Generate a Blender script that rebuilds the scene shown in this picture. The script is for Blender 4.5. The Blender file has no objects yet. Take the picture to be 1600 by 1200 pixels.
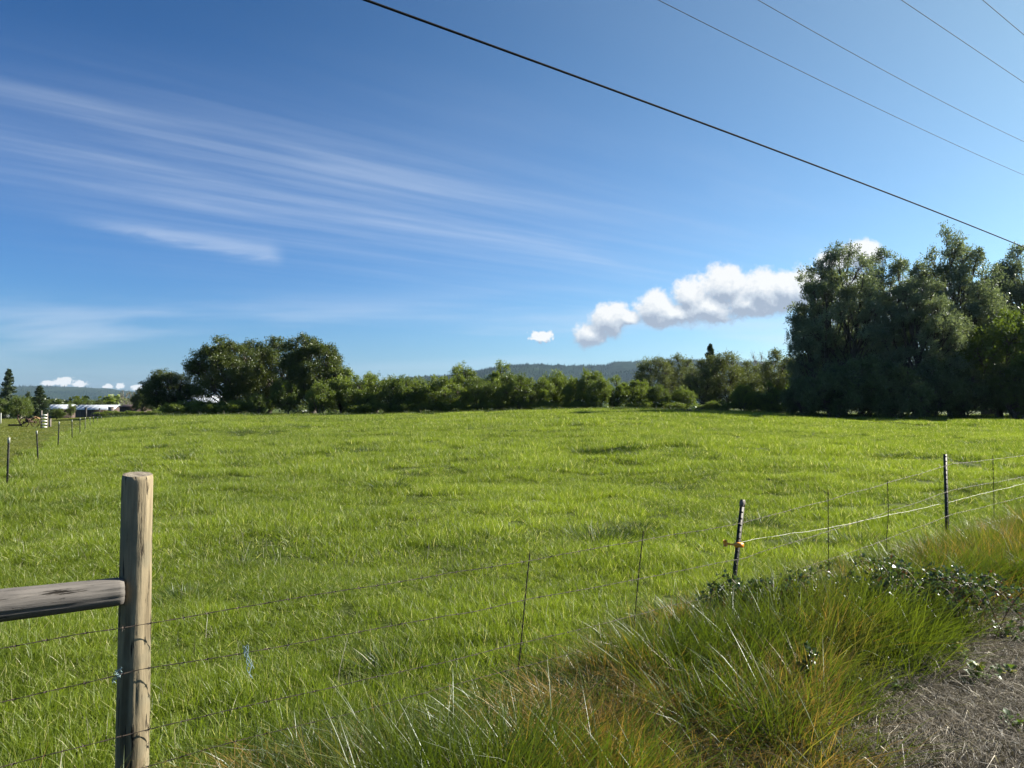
import bpy, math, random
import numpy as np
from mathutils import Vector, Matrix
R = math.radians
C = bpy.context.scene.collection
rng = np.random.default_rng(7)

# ------------------------------------------------------------------ camera
EYE, HOR, F = 1.75, 636.0, 1155.0
cam_d = bpy.data.cameras.new('camera')
cam_d.sensor_width = 36.0
cam_d.lens = 36.0 * F / 1600.0
cam_d.clip_start, cam_d.clip_end = 0.05, 40000
cam = bpy.data.objects.new('camera', cam_d)
C.objects.link(cam)
cam.location = (0, 0, EYE)
cam.rotation_euler = (R(90) + math.atan((HOR - 600) / F), 0, 0)
sc = bpy.context.scene
sc.camera = cam

# ------------------------------------------------------------------ light, exposure
SUN_AZ, SUN_EL = 64.0, 28.0          # azimuth clockwise from the view direction (+Y)
sun_d = bpy.data.lights.new('sun', 'SUN')
sun_d.energy = 5.0
sun_d.angle = R(0.53)
sun_d.color = (1.0, 0.93, 0.80)
sun = bpy.data.objects.new('sun', sun_d)
C.objects.link(sun)
az, el = R(SUN_AZ), R(SUN_EL)
sdir = Vector((math.sin(az) * math.cos(el), math.cos(az) * math.cos(el), math.sin(el)))
sun.rotation_euler = sdir.to_track_quat('Z', 'Y').to_euler()
sc.view_settings.view_transform = 'Standard'
sc.view_settings.look = 'None'
sc.view_settings.exposure = 1.55
sc.view_settings.gamma = 1.0
sc.view_settings.use_curve_mapping = False
sc.render.engine = 'CYCLES'
sc.cycles.use_denoising = True
sc.cycles.max_bounces = 8
sc.cycles.diffuse_bounces = 3
sc.cycles.transmission_bounces = 4
sc.cycles.glossy_bounces = 2
sc.cycles.volume_bounces = 1
sc.cycles.transparent_max_bounces = 6
sc.cycles.sample_clamp_indirect = 4


# ------------------------------------------------------------------ node helper
class NT:
    def __init__(s, tree):
        s.t = tree
        s.n = tree.nodes
        s.l = tree.links

    def node(s, typ, **kw):
        n = s.n.new(typ)
        for k, v in kw.items():
            setattr(n, k, v)
        return n

    def put(s, sock, v):
        if v is None:
            return
        if isinstance(v, bpy.types.NodeSocket):
            s.l.new(v, sock)
        else:
            if sock.type == 'RGBA' and len(v) == 3:
                v = (*v, 1)
            sock.default_value = v

    def m(s, op, a=None, b=None, c=None, clamp=False):
        n = s.node('ShaderNodeMath', operation=op, use_clamp=clamp)
        for i, v in enumerate((a, b, c)):
            s.put(n.inputs[i], v)
        return n.outputs[0]

    def v(s, op, a=None, b=None, scale=None):
        n = s.node('ShaderNodeVectorMath', operation=op)
        s.put(n.inputs[0], a)
        if b is not None:
            s.put(n.inputs[1], b)
        if scale is not None:
            s.put(n.inputs['Scale'], scale)
        return n.outputs['Value'] if op in ('LENGTH', 'DOT_PRODUCT', 'DISTANCE') else n.outputs['Vector']

    def sep(s, a):
        n = s.node('ShaderNodeSeparateXYZ')
        s.put(n.inputs[0], a)
        return n.outputs

    def comb(s, x=0.0, y=0.0, z=0.0):
        n = s.node('ShaderNodeCombineXYZ')
        for i, v in enumerate((x, y, z)):
            s.put(n.inputs[i], v)
        return n.outputs[0]

    def noise(s, vec, scale=1.0, detail=3.0, rough=0.5, dist=0.0, lac=2.0):
        n = s.node('ShaderNodeTexNoise')
        s.put(n.inputs['Vector'], vec)
        for k, v in (('Scale', scale), ('Detail', detail), ('Roughness', rough), ('Distortion', dist), ('Lacunarity', lac)):
            s.put(n.inputs[k], v)
        return n.outputs['Fac']

    def mix(s, f, a, b, mode='MIX'):
        n = s.node('ShaderNodeMix', data_type='RGBA', blend_type=mode)
        s.put(n.inputs[0], f)
        s.put(n.inputs[6], a)
        s.put(n.inputs[7], b)
        return n.outputs[2]

    def sm(s, x, a, b, lo=0.0, hi=1.0):
        n = s.node('ShaderNodeMapRange', interpolation_type='SMOOTHSTEP')
        s.put(n.inputs[0], x)
        for i, v in enumerate((a, b, lo, hi)):
            s.put(n.inputs[i + 1], v)
        return n.outputs[0]

    def ramp(s, x, stops):
        n = s.node('ShaderNodeValToRGB')
        s.put(n.inputs[0], x)
        e = n.color_ramp.elements
        while len(e) < len(stops):
            e.new(0.5)
        for q, (p, c) in zip(e, stops):
            q.position = p
            q.color = (*c, 1)
        return n.outputs[0]


# ------------------------------------------------------------------ sky
def UV(px, py):
    return ((px - 800) / F, (HOR - py) / F)


def cloud_group():
    g = bpy.data.node_groups.new('cumulus_field', 'ShaderNodeTree')
    g.interface.new_socket('P', in_out='INPUT', socket_type='NodeSocketVector')
    g.interface.new_socket('F', in_out='OUTPUT', socket_type='NodeSocketFloat')
    t = NT(g)
    gi = t.node('NodeGroupInput')
    go = t.node('NodeGroupOutput')
    P = gi.outputs[0]
    blobs = [(922, 523, 26, 19), (952, 499, 31, 26), (984, 497, 20, 11), (1026, 482, 32, 28), (1060, 489, 42, 20), (1080, 462, 32, 27),
             (1112, 480, 42, 24), (1134, 446, 40, 32), (1168, 474, 42, 24), (1192, 454, 40, 34), (1236, 452, 42, 34), (1280, 454, 44, 36),
             (1350, 394, 34, 22), (1302, 408, 26, 18), (1330, 470, 50, 40),
             (845, 525, 17, 9), (76, 599, 9, 4), (100, 596, 15, 6), (126, 600, 10, 5), (168, 604, 8, 3), (187, 603, 6, 4),
             (214, 605, 10, 4), (1440, 470, 60, 40), (1700, 500, 90, 50)]
    warp = t.v('SCALE', t.v('SUBTRACT', t.node('ShaderNodeTexNoise').outputs['Color'], (0.5, 0.5, 0.5)), scale=0.0)
    nz = t.n[-1] if False else None
    acc = None
    for (px, py, rx, ry) in blobs:
        cx, cy = UV(px, py)
        d = t.v('SUBTRACT', P, (cx, cy, 0))
        d = t.v('MULTIPLY', d, (F / rx, F / ry, 0))
        f = t.m('SUBTRACT', 1.0, t.v('LENGTH', d))
        f = t.m('MAXIMUM', f, -2.0)
        acc = f if acc is None else t.m('SMOOTH_MAX', acc, f, 0.25)
    n1 = t.noise(P, 24.0, 7, 0.55, 0.0)
    n2 = t.noise(P, 110.0, 6, 0.65, 0.0)
    f = t.m('ADD', t.m('ADD', acc, 0.28), t.m('MULTIPLY', t.m('SUBTRACT', n1, 0.5), 1.5))
    # the small puffs low on the left are more torn than the big bank
    pu = t.sep(P)[0]
    amp = t.sm(pu, 0.05, 0.08, 3.2, 0.8)
    f = t.m('ADD', f, t.m('MULTIPLY', t.m('SUBTRACT', n2, 0.5), amp))
    t.l.new(f, go.inputs[0])
    return g


def build_world():
    w = bpy.data.worlds.new('World')
    sc.world = w
    w.use_nodes = True
    t = NT(w.node_tree)
    for n in list(t.n):
        t.n.remove(n)
    sky = t.node('ShaderNodeTexSky', sky_type='NISHITA')
    sky.sun_disc = False
    sky.sun_elevation = el
    sky.sun_rotation = az
    sky.altitude = 50
    sky.air_density = 1.15
    sky.dust_density = 0.6
    sky.ozone_density = 2.6
    D = t.node('ShaderNodeTexCoord').outputs['Generated']
    x, y, z = t.sep(D)
    # the deep, clean blue of dry spring air: each channel keeps the sky model's shape
    rr_, gg_, bb_ = t.sep(sky.outputs[0])
    zc = t.m('MAXIMUM', z, 0.0)
    rr_ = t.m('MULTIPLY', t.m('POWER', t.m('MULTIPLY', rr_, 0.1), 1.62), 10 * 0.66)
    gg_ = t.m('MULTIPLY', t.m('POWER', t.m('MULTIPLY', gg_, 0.1), 1.45), 10 * 0.87)
    bb_ = t.m('MULTIPLY', bb_, t.sm(zc, 0.0, 0.55, 1.03, 0.66))
    base = t.comb(rr_, gg_, bb_)
    yy = t.m('MAXIMUM', y, 0.05)
    u, v = t.m('DIVIDE', x, yy), t.m('DIVIDE', z, yy)
    front = t.sm(y, 0.05, 0.3)
    P = t.comb(u, v, 0.0)
    # high cirrus on a flat deck, streaked along one heading
    zz = t.m('MAXIMUM', z, 0.03)
    hx, hy = t.m('DIVIDE', x, zz), t.m('DIVIDE', y, zz)
    a1 = R(53)
    al = t.m('ADD', t.m('MULTIPLY', hx, math.sin(a1)), t.m('MULTIPLY', hy, math.cos(a1)))
    cr = t.m('SUBTRACT', t.m('MULTIPLY', hx, math.cos(a1)), t.m('MULTIPLY', hy, math.sin(a1)))
    q = t.comb(t.m('MULTIPLY', al, 0.24), t.m('MULTIPLY', cr, 0.9), 3.3)
    st = t.noise(q, 2.2, 5, 0.52, 0.4)
    st = t.sm(st, 0.34, 0.84)
    fib = t.noise(t.comb(t.m('MULTIPLY', al, 0.3), t.m('MULTIPLY', cr, 3.2), 1.7), 2.2, 4, 0.55, 0.3)
    st = t.m('MULTIPLY', st, t.sm(fib, 0.25, 0.75, 0.45, 1.2))
    q2 = t.comb(t.m('MULTIPLY', al, 0.10), t.m('MULTIPLY', cr, 0.28), 7.1)
    big = t.sm(t.noise(q2, 1.0, 3, 0.5, 0.3), 0.36, 0.62)
    cir = t.m('MULTIPLY', st, big)

    def gauss(cx, cy, rx, ry, slope=0.0):
        ux, vy = UV(cx, cy)
        du = t.m('SUBTRACT', u, ux)
        dv = t.m('ADD', t.m('SUBTRACT', v, vy), t.m('MULTIPLY', du, slope))
        e = t.m('ADD', t.m('POWER', t.m('MULTIPLY', du, F / rx), 2.0), t.m('POWER', t.m('MULTIPLY', dv, F / ry), 2.0))
        return t.m('MULTIPLY', t.m('EXPONENT', t.m('MULTIPLY', e, -1.0)), front)
    zone = t.m('ADD', t.m('MULTIPLY', gauss(470, 285, 620, 95, 0.21), 0.32), 0.05)
    zone = t.m('ADD', zone, t.m('MULTIPLY', gauss(150, 240, 260, 45, 0.2), 0.15))
    zone = t.m('ADD', zone, t.m('MULTIPLY', gauss(1050, 300, 400, 120, 0.25), 0.2))
    zone = t.m('MULTIPLY', t.m('MULTIPLY', zone, t.sm(z, 0.10, 0.26)), t.sm(z, 0.34, 0.48, 1.0, 0.35))
    veil = t.m('MULTIPLY', t.m('MULTIPLY', gauss(450, 280, 620, 120, 0.18), 0.30), t.m('ADD', 0.35, t.m('MULTIPLY', t.m('MAXIMUM', st, t.m('MULTIPLY', t.sm(fib, 0.3, 0.75), 0.6)), 0.9)))
    ci = t.m('ADD', t.m('MULTIPLY', t.m('ADD', t.m('MULTIPLY', cir, 0.45), t.m('MULTIPLY', st, 0.25)), zone), veil)
    # short feathered streak
    p0, p1 = UV(60, 333), UV(450, 399)
    sl = (p1[1] - p0[1]) / (p1[0] - p0[0])
    du = t.m('SUBTRACT', u, p0[0])
    nw = t.noise(t.comb(t.m('MULTIPLY', u, 8.0), t.m('MULTIPLY', v, 50.0), 0), 1.6, 5, 0.65, 0.6)
    dv = t.m('SUBTRACT', t.m('SUBTRACT', v, p0[1]), t.m('MULTIPLY', du, sl))
    dv = t.m('ADD', dv, t.m('MULTIPLY', t.m('SUBTRACT', nw, 0.5), 0.016))
    dvn = t.m('DIVIDE', dv, t.m('ADD', 0.006, t.m('MULTIPLY', t.m('MAXIMUM', du, 0.0), 0.022)))
    band = t.m('EXPONENT', t.m('MULTIPLY', t.m('POWER', t.m('ABSOLUTE', dvn), 2.0), -1.0))
    L = p1[0] - p0[0]
    along = t.m('MULTIPLY', t.sm(du, 0.0, L * 0.55), t.sm(du, L * 0.90, L * 1.0, 1.0, 0.0))
    fe = t.m('MULTIPLY', t.m('MULTIPLY', band, along), t.m('ADD', 0.25, t.m('MULTIPLY', nw, 0.75)))
    fe = t.m('MULTIPLY', fe, front)
    # thin band low over the horizon
    lo = t.noise(t.comb(t.m('MULTIPLY', u, 1.6), t.m('MULTIPLY', v, 16.0), 5.0), 1.2, 4, 0.5, 0.2)
    lo = t.m('MULTIPLY', t.sm(lo, 0.42, 0.66), t.m('MULTIPLY', t.sm(v, 0.03, 0.09), t.sm(v, 0.10, 0.17, 1.0, 0.0)))
    lo = t.m('MULTIPLY', t.m('MULTIPLY', lo, front), 0.50)
    ci = t.m('ADD', t.m('ADD', ci, t.m('MULTIPLY', fe, 0.55)), lo)
    dots = t.m('MAXIMUM', t.v('DOT_PRODUCT', D, tuple(sdir)), 0.0)
    ci = t.m('ADD', ci, t.m('MULTIPLY', t.m('POWER', dots, 3.0), 0.34))
    ci = t.m('MINIMUM', ci, 0.8)
    col = t.mix(ci, base, (4.7, 5.4, 6.4))
    # cumulus
    g = cloud_group()
    g1 = t.node('ShaderNodeGroup', node_tree=g)
    g2 = t.node('ShaderNodeGroup', node_tree=g)
    t.put(g1.inputs[0], P)
    t.put(g2.inputs[0], t.v('ADD', P, (0.004, 0.013, 0.0)))
    f1, f2 = g1.outputs[0], g2.outputs[0]
    alpha = t.m('MULTIPLY', t.m('MULTIPLY', t.sm(f1, 0.0, 0.50), front), 0.97)
    lit = t.m('SUBTRACT', f1, f2)  # painted cloud light: brighter tops and sunward edges, greyer undersides
    ax0, ax1 = UV(925, 512), UV(1290, 452)
    msl = (ax1[1] - ax0[1]) / (ax1[0] - ax0[0])
    hgt = t.m('SUBTRACT', t.m('SUBTRACT', v, ax0[1]), t.m('MULTIPLY', t.m('SUBTRACT', u, ax0[0]), msl))
    hgt = t.m('MULTIPLY', t.m('MAXIMUM', t.m('MINIMUM', t.m('DIVIDE', hgt, 0.03), 1.2), -1.2), t.sm(u, 0.02, 0.08))
    lit = t.m('SUBTRACT', t.m('ADD', t.m('ADD', 0.50, t.m('MULTIPLY', hgt, 0.26)), t.m('MULTIPLY', lit, 0.75)), t.m('MULTIPLY', t.m('MAXIMUM', f2, 0.0), 0.18))
    cc = t.ramp(lit, [(0.08, (2.5 / 12, 2.9 / 12, 3.6 / 12)), (0.45, (4.2 / 12, 4.6 / 12, 5.1 / 12)), (0.88, (6.6 / 12, 6.6 / 12, 6.5 / 12))])
    cc = t.v('SCALE', cc, scale=12.0)
    col = t.mix(alpha, col, cc)
    bg = t.node('ShaderNodeBackground')
    t.put(bg.inputs[0], col)
    bg.inputs[1].default_value = 0.05
    out = t.node('ShaderNodeOutputWorld')
    t.l.new(bg.outputs[0], out.inputs[0])
    w.cycles.sampling_method = 'MANUAL'
    w.cycles.sample_map_resolution = 512


build_world()


# ------------------------------------------------------------------ noise + terrain
def vnoise(x, y, seed=0):
    x, y = np.asarray(x, float), np.asarray(y, float)
    xi, yi = np.floor(x).astype(np.int64), np.floor(y).astype(np.int64)
    xf, yf = x - xi, y - yi
    xf, yf = xf * xf * (3 - 2 * xf), yf * yf * (3 - 2 * yf)

    def h(a, b):
        n = (a * 374761393 + b * 668265263 + seed * 974711) & 0xFFFFFFFF
        n = ((n ^ (n >> 13)) * 1274126177) & 0xFFFFFFFF
        return ((n ^ (n >> 16)) & 0xFFFF) / 65535.0
    a, b, c, d = h(xi, yi), h(xi + 1, yi), h(xi, yi + 1), h(xi + 1, yi + 1)
    return (a * (1 - xf) + b * xf) * (1 - yf) + (c * (1 - xf) + d * xf) * yf


def fbm(x, y, seed=0, o=4):
    s, a, tot = 0, 1, 0
    for i in range(o):
        s = s + a * vnoise(x * 2 ** i, y * 2 ** i, seed + i * 17)
        tot += a
        a *= 0.5
    return s / tot


def sm(x, a, b):
    t = np.clip((np.asarray(x, float) - a) / (b - a), 0, 1)
    return t * t * (3 - 2 * t)


W0 = np.array([-1.66, 3.30])            # wooden post
FD = np.array([0.773, 0.634])           # heading of the roadside fence
FN = np.array([0.634, -0.773])          # towards the road
LF0 = np.array([-10.7, 15.7])           # first post of the side fence
LF1 = np.array([-41.5, 74.9])
LFD = (LF1 - LF0) / np.linalg.norm(LF1 - LF0)
LFN = np.array([-LFD[1], LFD[0]])       # to the left of the side fence (positive = mown side)


def fence_s(x, y):
    return (x - W0[0]) * FN[0] + (y - W0[1]) * FN[1]


def side_s(x, y):
    return (x - LF0[0]) * LFN[0] + (y - LF0[1]) * LFN[1]


def terrain(x, y):
    x, y = np.asarray(x, float), np.asarray(y, float)
    r = np.hypot(x, y)
    u = x / np.maximum(y, 1.0)
    rise = sm(y, 10, 84) * (0.62 + 0.72 * np.exp(-((u - 0.13) / 0.22) ** 2) - 0.12 * sm(u, 0.3, 0.5)) * sm(u, -0.66, -0.45)
    fall = sm(y, 103, 200) * 3.2
    fall = fall * (1 - 0.35 * sm(u, -0.66, -0.45))
    s = fence_s(x, y)
    field = sm(-s, 0.2, 2.5) * (1 - 0.75 * sm(side_s(x, y), -1, 1))
    far = 1 - sm(r, 150, 300)
    lump = (0.20 * (1 - 0.75 * sm(r, 22, 45)) * (vnoise(x / 1.7, y / 1.7, 3) - 0.5) + 0.16 * (1 - 0.6 * sm(r, 30, 60)) * (vnoise(x / 4.1, y / 4.1, 5) - 0.5)) * field * far
    verge = 0.10 * sm(s, 0.3, 0.9) * (1 - sm(s, 1.2, 2.1)) + 0.06 * (vnoise(x / 0.5, y / 0.5, 8) - 0.5) * sm(s, 0.1, 0.6)
    return rise - fall + lump + verge - 0.05 * sm(s, 1.5, 4)


def tz(x, y):
    return float(terrain(x, y))


# ------------------------------------------------------------------ mesh helpers
class MB:
    def __init__(s):
        s.v, s.f, s.n, s.attr = [], [], 0, []

    def add(s, v, f, a=None):
        v = np.asarray(v, float).reshape(-1, 3)
        f = np.asarray(f, np.int64)
        s.f.append(f + s.n)
        s.v.append(v)
        s.n += len(v)
        if a is None:
            a = np.zeros(len(v))
        s.attr.append(np.broadcast_to(np.asarray(a, float), (len(v),)))

    def tube(s, pts, rad, sides=6, cap=True):
        p = np.asarray(pts, float)
        n = len(p)
        rad = np.broadcast_to(np.asarray(rad, float), (n,))
        tan = np.gradient(p, axis=0)
        tan /= np.linalg.norm(tan, axis=1)[:, None] + 1e-9
        ref = np.array([0, 0, 1.0]) if abs(tan[:, 2]).mean() < 0.8 else np.array([1.0, 0, 0])
        a = np.cross(tan, ref)
        a /= np.linalg.norm(a, axis=1)[:, None] + 1e-9
        b = np.cross(tan, a)
        th = np.arange(sides) * 2 * math.pi / sides
        ring = p[:, None, :] + rad[:, None, None] * (np.cos(th)[None, :, None] * a[:, None, :] + np.sin(th)[None, :, None] * b[:, None, :])
        i = np.arange(n - 1)[:, None] * sides
        j = np.arange(sides)[None, :]
        k = (j + 1) % sides
        q = np.stack([i + j, i + k, i + sides + k, i + sides + j], -1).reshape(-1, 4)
        s.add(ring.reshape(-1, 3), q)
        if cap and sides > 3:
            s.f.append(np.array([list(range(sides))[::1]]) + s.n - n * sides)
            s.f.append(np.array([list(range(sides))[::-1]]) + s.n - sides)

    def box(s, c, size, rz=0.0, tilt=None):
        x, y, z = [d / 2 for d in size]
        v = np.array([[-x, -y, -z], [x, -y, -z], [x, y, -z], [-x, y, -z], [-x, -y, z], [x, -y, z], [x, y, z], [-x, y, z]], float)
        if tilt is not None:
            v = v @ np.array(tilt.to_matrix()).T
        cz, sz = math.cos(rz), math.sin(rz)
        v = v @ np.array([[cz, sz, 0], [-sz, cz, 0], [0, 0, 1]])
        s.add(v + np.asarray(c, float), [[0, 3, 2, 1], [4, 5, 6, 7], [0, 1, 5, 4], [1, 2, 6, 5], [2, 3, 7, 6], [3, 0, 4, 7]])

    def mesh(s, name, mat, smooth=False):
        me = bpy.data.meshes.new(name)
        v = np.concatenate(s.v)
        me.vertices.add(len(v))
        me.vertices.foreach_set('co', v.ravel())
        loops = np.concatenate([f.ravel() for f in s.f])
        tot = np.concatenate([np.full(len(f), f.shape[1]) for f in s.f])
        st = np.concatenate([[0], np.cumsum(tot)[:-1]])
        me.loops.add(len(loops))
        me.loops.foreach_set('vertex_index', loops)
        me.polygons.add(len(tot))
        me.polygons.foreach_set('loop_start', st)
        if smooth:
            me.polygons.foreach_set('use_smooth', np.ones(len(tot), bool))
        at = me.attributes.new('lv', 'FLOAT', 'POINT')
        at.data.foreach_set('value', np.concatenate(s.attr))
        me.update(calc_edges=True)
        me.validate()
        if mat:
            me.materials.append(mat)
        return me


def link(name, me, parent=None, loc=(0, 0, 0), rz=0, scale=(1, 1, 1)):
    o = bpy.data.objects.new(name, me)
    C.objects.link(o)
    o.location = loc
    o.rotation_euler = (0, 0, rz)
    o.scale = scale
    if parent:
        o.parent = parent
    return o


def tag(o, label=None, cat=None, group=None, kind=None):
    for k, v in (('label', label), ('category', cat), ('group', group), ('kind', kind)):
        if v:
            o[k] = v
    return o


def empty(name, loc, label=None, cat=None, group=None, rz=0):
    return tag(link(name, None, None, loc, rz), label, cat, group)


def copy_tree(o):
    c = o.copy()
    C.objects.link(c)
    for ch in o.children:
        d = ch.copy()
        C.objects.link(d)
        d.parent = c
    return c


# ------------------------------------------------------------------ materials
def new_mat(name):
    m = bpy.data.materials.new(name)
    m.use_nodes = True
    t = NT(m.node_tree)
    for n in list(t.n):
        t.n.remove(n)
    return m, t, t.node('ShaderNodeOutputMaterial')


def leaf_mat(name, dark, light, dry=None, dry_amt=0.0, trans=0.4, gloss=0.06, rough=0.38, zone=None, nscale=0.12, tint=1.3):
    m, t, out = new_mat(name)
    lv = t.node('ShaderNodeAttribute', attribute_name='lv').outputs['Fac']
    oi = t.node('ShaderNodeObjectInfo').outputs['Random']
    pos = t.node('ShaderNodeNewGeometry').outputs['Position']
    n1 = t.noise(pos, nscale, 3, 0.5)
    n1b = t.noise(pos, nscale * 5.0, 3, 0.55)
    f = t.m('ADD', t.m('MULTIPLY', lv, 0.56), t.m('MULTIPLY', t.sm(n1, 0.3, 0.7), 0.22))
    f = t.m('ADD', f, t.m('ADD', t.m('MULTIPLY', oi, 0.04), t.m('MULTIPLY', t.sm(n1b, 0.35, 0.65), 0.18)))
    col = t.mix(f, dark, light)
    if dry is not None:
        if zone == 'verge':
            n2 = t.noise(pos, 1.1, 3, 0.55)
            k = t.sm(n2, 0.50, 0.72)
            k = t.m('MULTIPLY', t.m('MULTIPLY', k, t.sm(lv, 0.35, 0.8)), 0.7)
        else:
            k = t.m('GREATER_THAN', lv, 1.0 - dry_amt)
        col = t.mix(k, col, dry)
    di = t.node('ShaderNodeBsdfDiffuse')
    t.put(di.inputs[0], col)
    tr = t.node('ShaderNodeBsdfTranslucent')
    t.put(tr.inputs[0], t.mix(1.0, col, (tint, tint * 1.02, 0.75), 'MULTIPLY'))
    mx = t.node('ShaderNodeMixShader')
    mx.inputs[0].default_value = trans
    t.l.new(di.outputs[0], mx.inputs[1])
    t.l.new(tr.outputs[0], mx.inputs[2])
    gl = t.node('ShaderNodeBsdfGlossy')
    t.put(gl.inputs[0], (0.9, 0.95, 1.0))
    gl.inputs['Roughness'].default_value = rough
    m2 = t.node('ShaderNodeMixShader')
    m2.inputs[0].default_value = gloss
    t.l.new(mx.outputs[0], m2.inputs[1])
    t.l.new(gl.outputs[0], m2.inputs[2])
    t.l.new(m2.outputs[0], out.inputs[0])
    return m


def plain_mat(name, c1, c2, nscale=6.0, stretch=(1, 1, 1), rough=0.8, bump=0.3, metal=0.0, bscale=None, spec=0.4, coord='Object', contrast=(0.35, 0.65)):
    m, t, out = new_mat(name)
    tc = t.node('ShaderNodeTexCoord').outputs[coord]
    vec = t.v('MULTIPLY', tc, stretch)
    n = t.noise(vec, nscale, 6, 0.6, 0.2)
    col = t.mix(t.sm(n, *contrast), c1, c2)
    b = t.node('ShaderNodeBsdfPrincipled')
    t.put(b.inputs['Base Color'], col)
    b.inputs['Roughness'].default_value = rough
    b.inputs['Metallic'].default_value = metal
    b.inputs['Specular IOR Level'].default_value = spec
    bp = t.node('ShaderNodeBump')
    bp.inputs['Strength'].default_value = bump
    bp.inputs['Distance'].default_value = 0.01
    t.put(bp.inputs['Height'], t.noise(vec, bscale or nscale * 2.5, 5, 0.65))
    t.l.new(bp.outputs[0], b.inputs['Normal'])
    t.l.new(b.outputs[0], out.inputs[0])
    return m


M = {}
M['field'] = leaf_mat('field_grass_blades', (0.042, 0.080, 0.009), (0.265, 0.335, 0.030), (0.52, 0.50, 0.26), 0.085, 0.48, 0.022, 0.45)
M['mown'] = leaf_mat('mown_grass_blades', (0.090, 0.120, 0.018), (0.19, 0.20, 0.035), (0.34, 0.31, 0.14), 0.10, 0.36, 0.02, 0.45)
M['tuft'] = leaf_mat('rank_tuft_blades', (0.022, 0.046, 0.008), (0.070, 0.105, 0.014), (0.30, 0.26, 0.12), 0.03, 0.36, 0.03, 0.45)
M['verge'] = leaf_mat('verge_grass_blades', (0.030, 0.058, 0.005), (0.135, 0.170, 0.016), (0.26, 0.185, 0.060), 0.0, 0.42, 0.03, 0.4, zone='verge')
M['vdry'] = leaf_mat('withered_verge_blades', (0.17, 0.110, 0.030), (0.46, 0.300, 0.085), None, 0.0, 0.35, 0.03, 0.4)
M['straw'] = leaf_mat('dead_straw_blades', (0.010, 0.008, 0.006), (0.28, 0.245, 0.19), (0.62, 0.57, 0.47), 0.12, 0.12, 0.03, 0.45)
M['leaf_hedge'] = leaf_mat('hedge_tree_leaves', (0.036, 0.062, 0.012), (0.205, 0.260, 0.042), None, 0, 0.44, 0.03, 0.45, nscale=0.3)
M['leaf_oak'] = leaf_mat('dark_tree_leaves', (0.024, 0.042, 0.009), (0.110, 0.135, 0.028), None, 0, 0.34, 0.03, 0.45, nscale=0.25)
M['leaf_cotton'] = leaf_mat('cottonwood_leaves', (0.034, 0.056, 0.026), (0.230, 0.275, 0.140), None, 0, 0.44, 0.05, 0.4, nscale=0.25, tint=1.1)
M['leaf_under'] = leaf_mat('understorey_leaves', (0.020, 0.034, 0.014), (0.150, 0.190, 0.075), None, 0, 0.4, 0.03, 0.45, nscale=0.5)
M['leaf_bright'] = leaf_mat('bright_tree_leaves', (0.050, 0.080, 0.012), (0.130, 0.170, 0.030), None, 0, 0.4, 0.03, 0.45, nscale=0.3)
M['leaf_pale'] = leaf_mat('pale_spring_leaves', (0.060, 0.080, 0.026), (0.160, 0.180, 0.060), None, 0, 0.35, 0.03, 0.5, nscale=0.3)
M['leaf_conifer'] = leaf_mat('conifer_needles', (0.025, 0.046, 0.020), (0.070, 0.100, 0.040), None, 0, 0.15, 0.03, 0.5, nscale=0.4)
M['bramble'] = leaf_mat('bramble_leaves', (0.025, 0.050, 0.012), (0.095, 0.140, 0.035), (0.09, 0.040, 0.02), 0.10, 0.28, 0.07, 0.38, nscale=2.0)
M['weed'] = leaf_mat('weed_leaves', (0.05, 0.10, 0.015), (0.13, 0.19, 0.03), (0.25, 0.24, 0.05), 0.12, 0.35, 0.04, 0.45, nscale=2.0)
M['bark'] = plain_mat('tree_bark', (0.035, 0.028, 0.021), (0.10, 0.085, 0.068), 3, (1, 1, 0.25), 0.9, 0.6)
M['bark_pale'] = plain_mat('pale_bark', (0.11, 0.10, 0.085), (0.24, 0.22, 0.19), 3, (1, 1, 0.25), 0.9, 0.4)
M['cane'] = plain_mat('bramble_cane', (0.06, 0.03, 0.02), (0.14, 0.10, 0.04), 20, (1, 1, 1), 0.6, 0.2)
M['steel'] = plain_mat('painted_post_steel', (0.010, 0.012, 0.010), (0.035, 0.033, 0.026), 25, (1, 1, 0.5), 0.55, 0.2, 0.2)
M['tip'] = plain_mat('post_tip_paint', (0.30, 0.30, 0.27), (0.50, 0.50, 0.45), 30, (1, 1, 1), 0.6, 0.1)
M['wire'] = plain_mat('rusty_barbed_wire', (0.014, 0.011, 0.010), (0.075, 0.055, 0.042), 30, (1, 1, 1), 0.6, 0.2, 0.15)
M['galv'] = plain_mat('galvanised_wire_with_glint', (0.30, 0.295, 0.27), (0.50, 0.48, 0.44), 20, (1, 1, 1), 0.5, 0.1, 0.1)  # pale wire, with its sun glint put into the colour too
M['cable'] = plain_mat('black_cable_sheath', (0.008, 0.008, 0.009), (0.018, 0.018, 0.018), 5, (1, 1, 1), 0.85, 0.0, spec=0.05)
M['cable_grey'] = plain_mat('grey_line_wire', (0.05, 0.055, 0.065), (0.08, 0.085, 0.095), 5, (1, 1, 1), 0.8, 0.0, 0.0, spec=0.1)
M['orange'] = plain_mat('orange_plastic', (0.75, 0.24, 0.02), (0.85, 0.33, 0.04), 10, (1, 1, 1), 0.4, 0.05)
M['twine'] = plain_mat('pale_blue_twine', (0.14, 0.22, 0.24), (0.24, 0.33, 0.35), 60, (1, 1, 1), 0.7, 0.4)
M['roof'] = plain_mat('pale_metal_roof', (0.44, 0.48, 0.52), (0.58, 0.62, 0.66), 0.6, (1, 1, 1), 0.4, 0.05, 0.2)
M['barnwall'] = plain_mat('brown_barn_boards', (0.050, 0.034, 0.030), (0.11, 0.075, 0.062), 1.5, (3, 3, 0.3), 0.85, 0.3)
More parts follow.
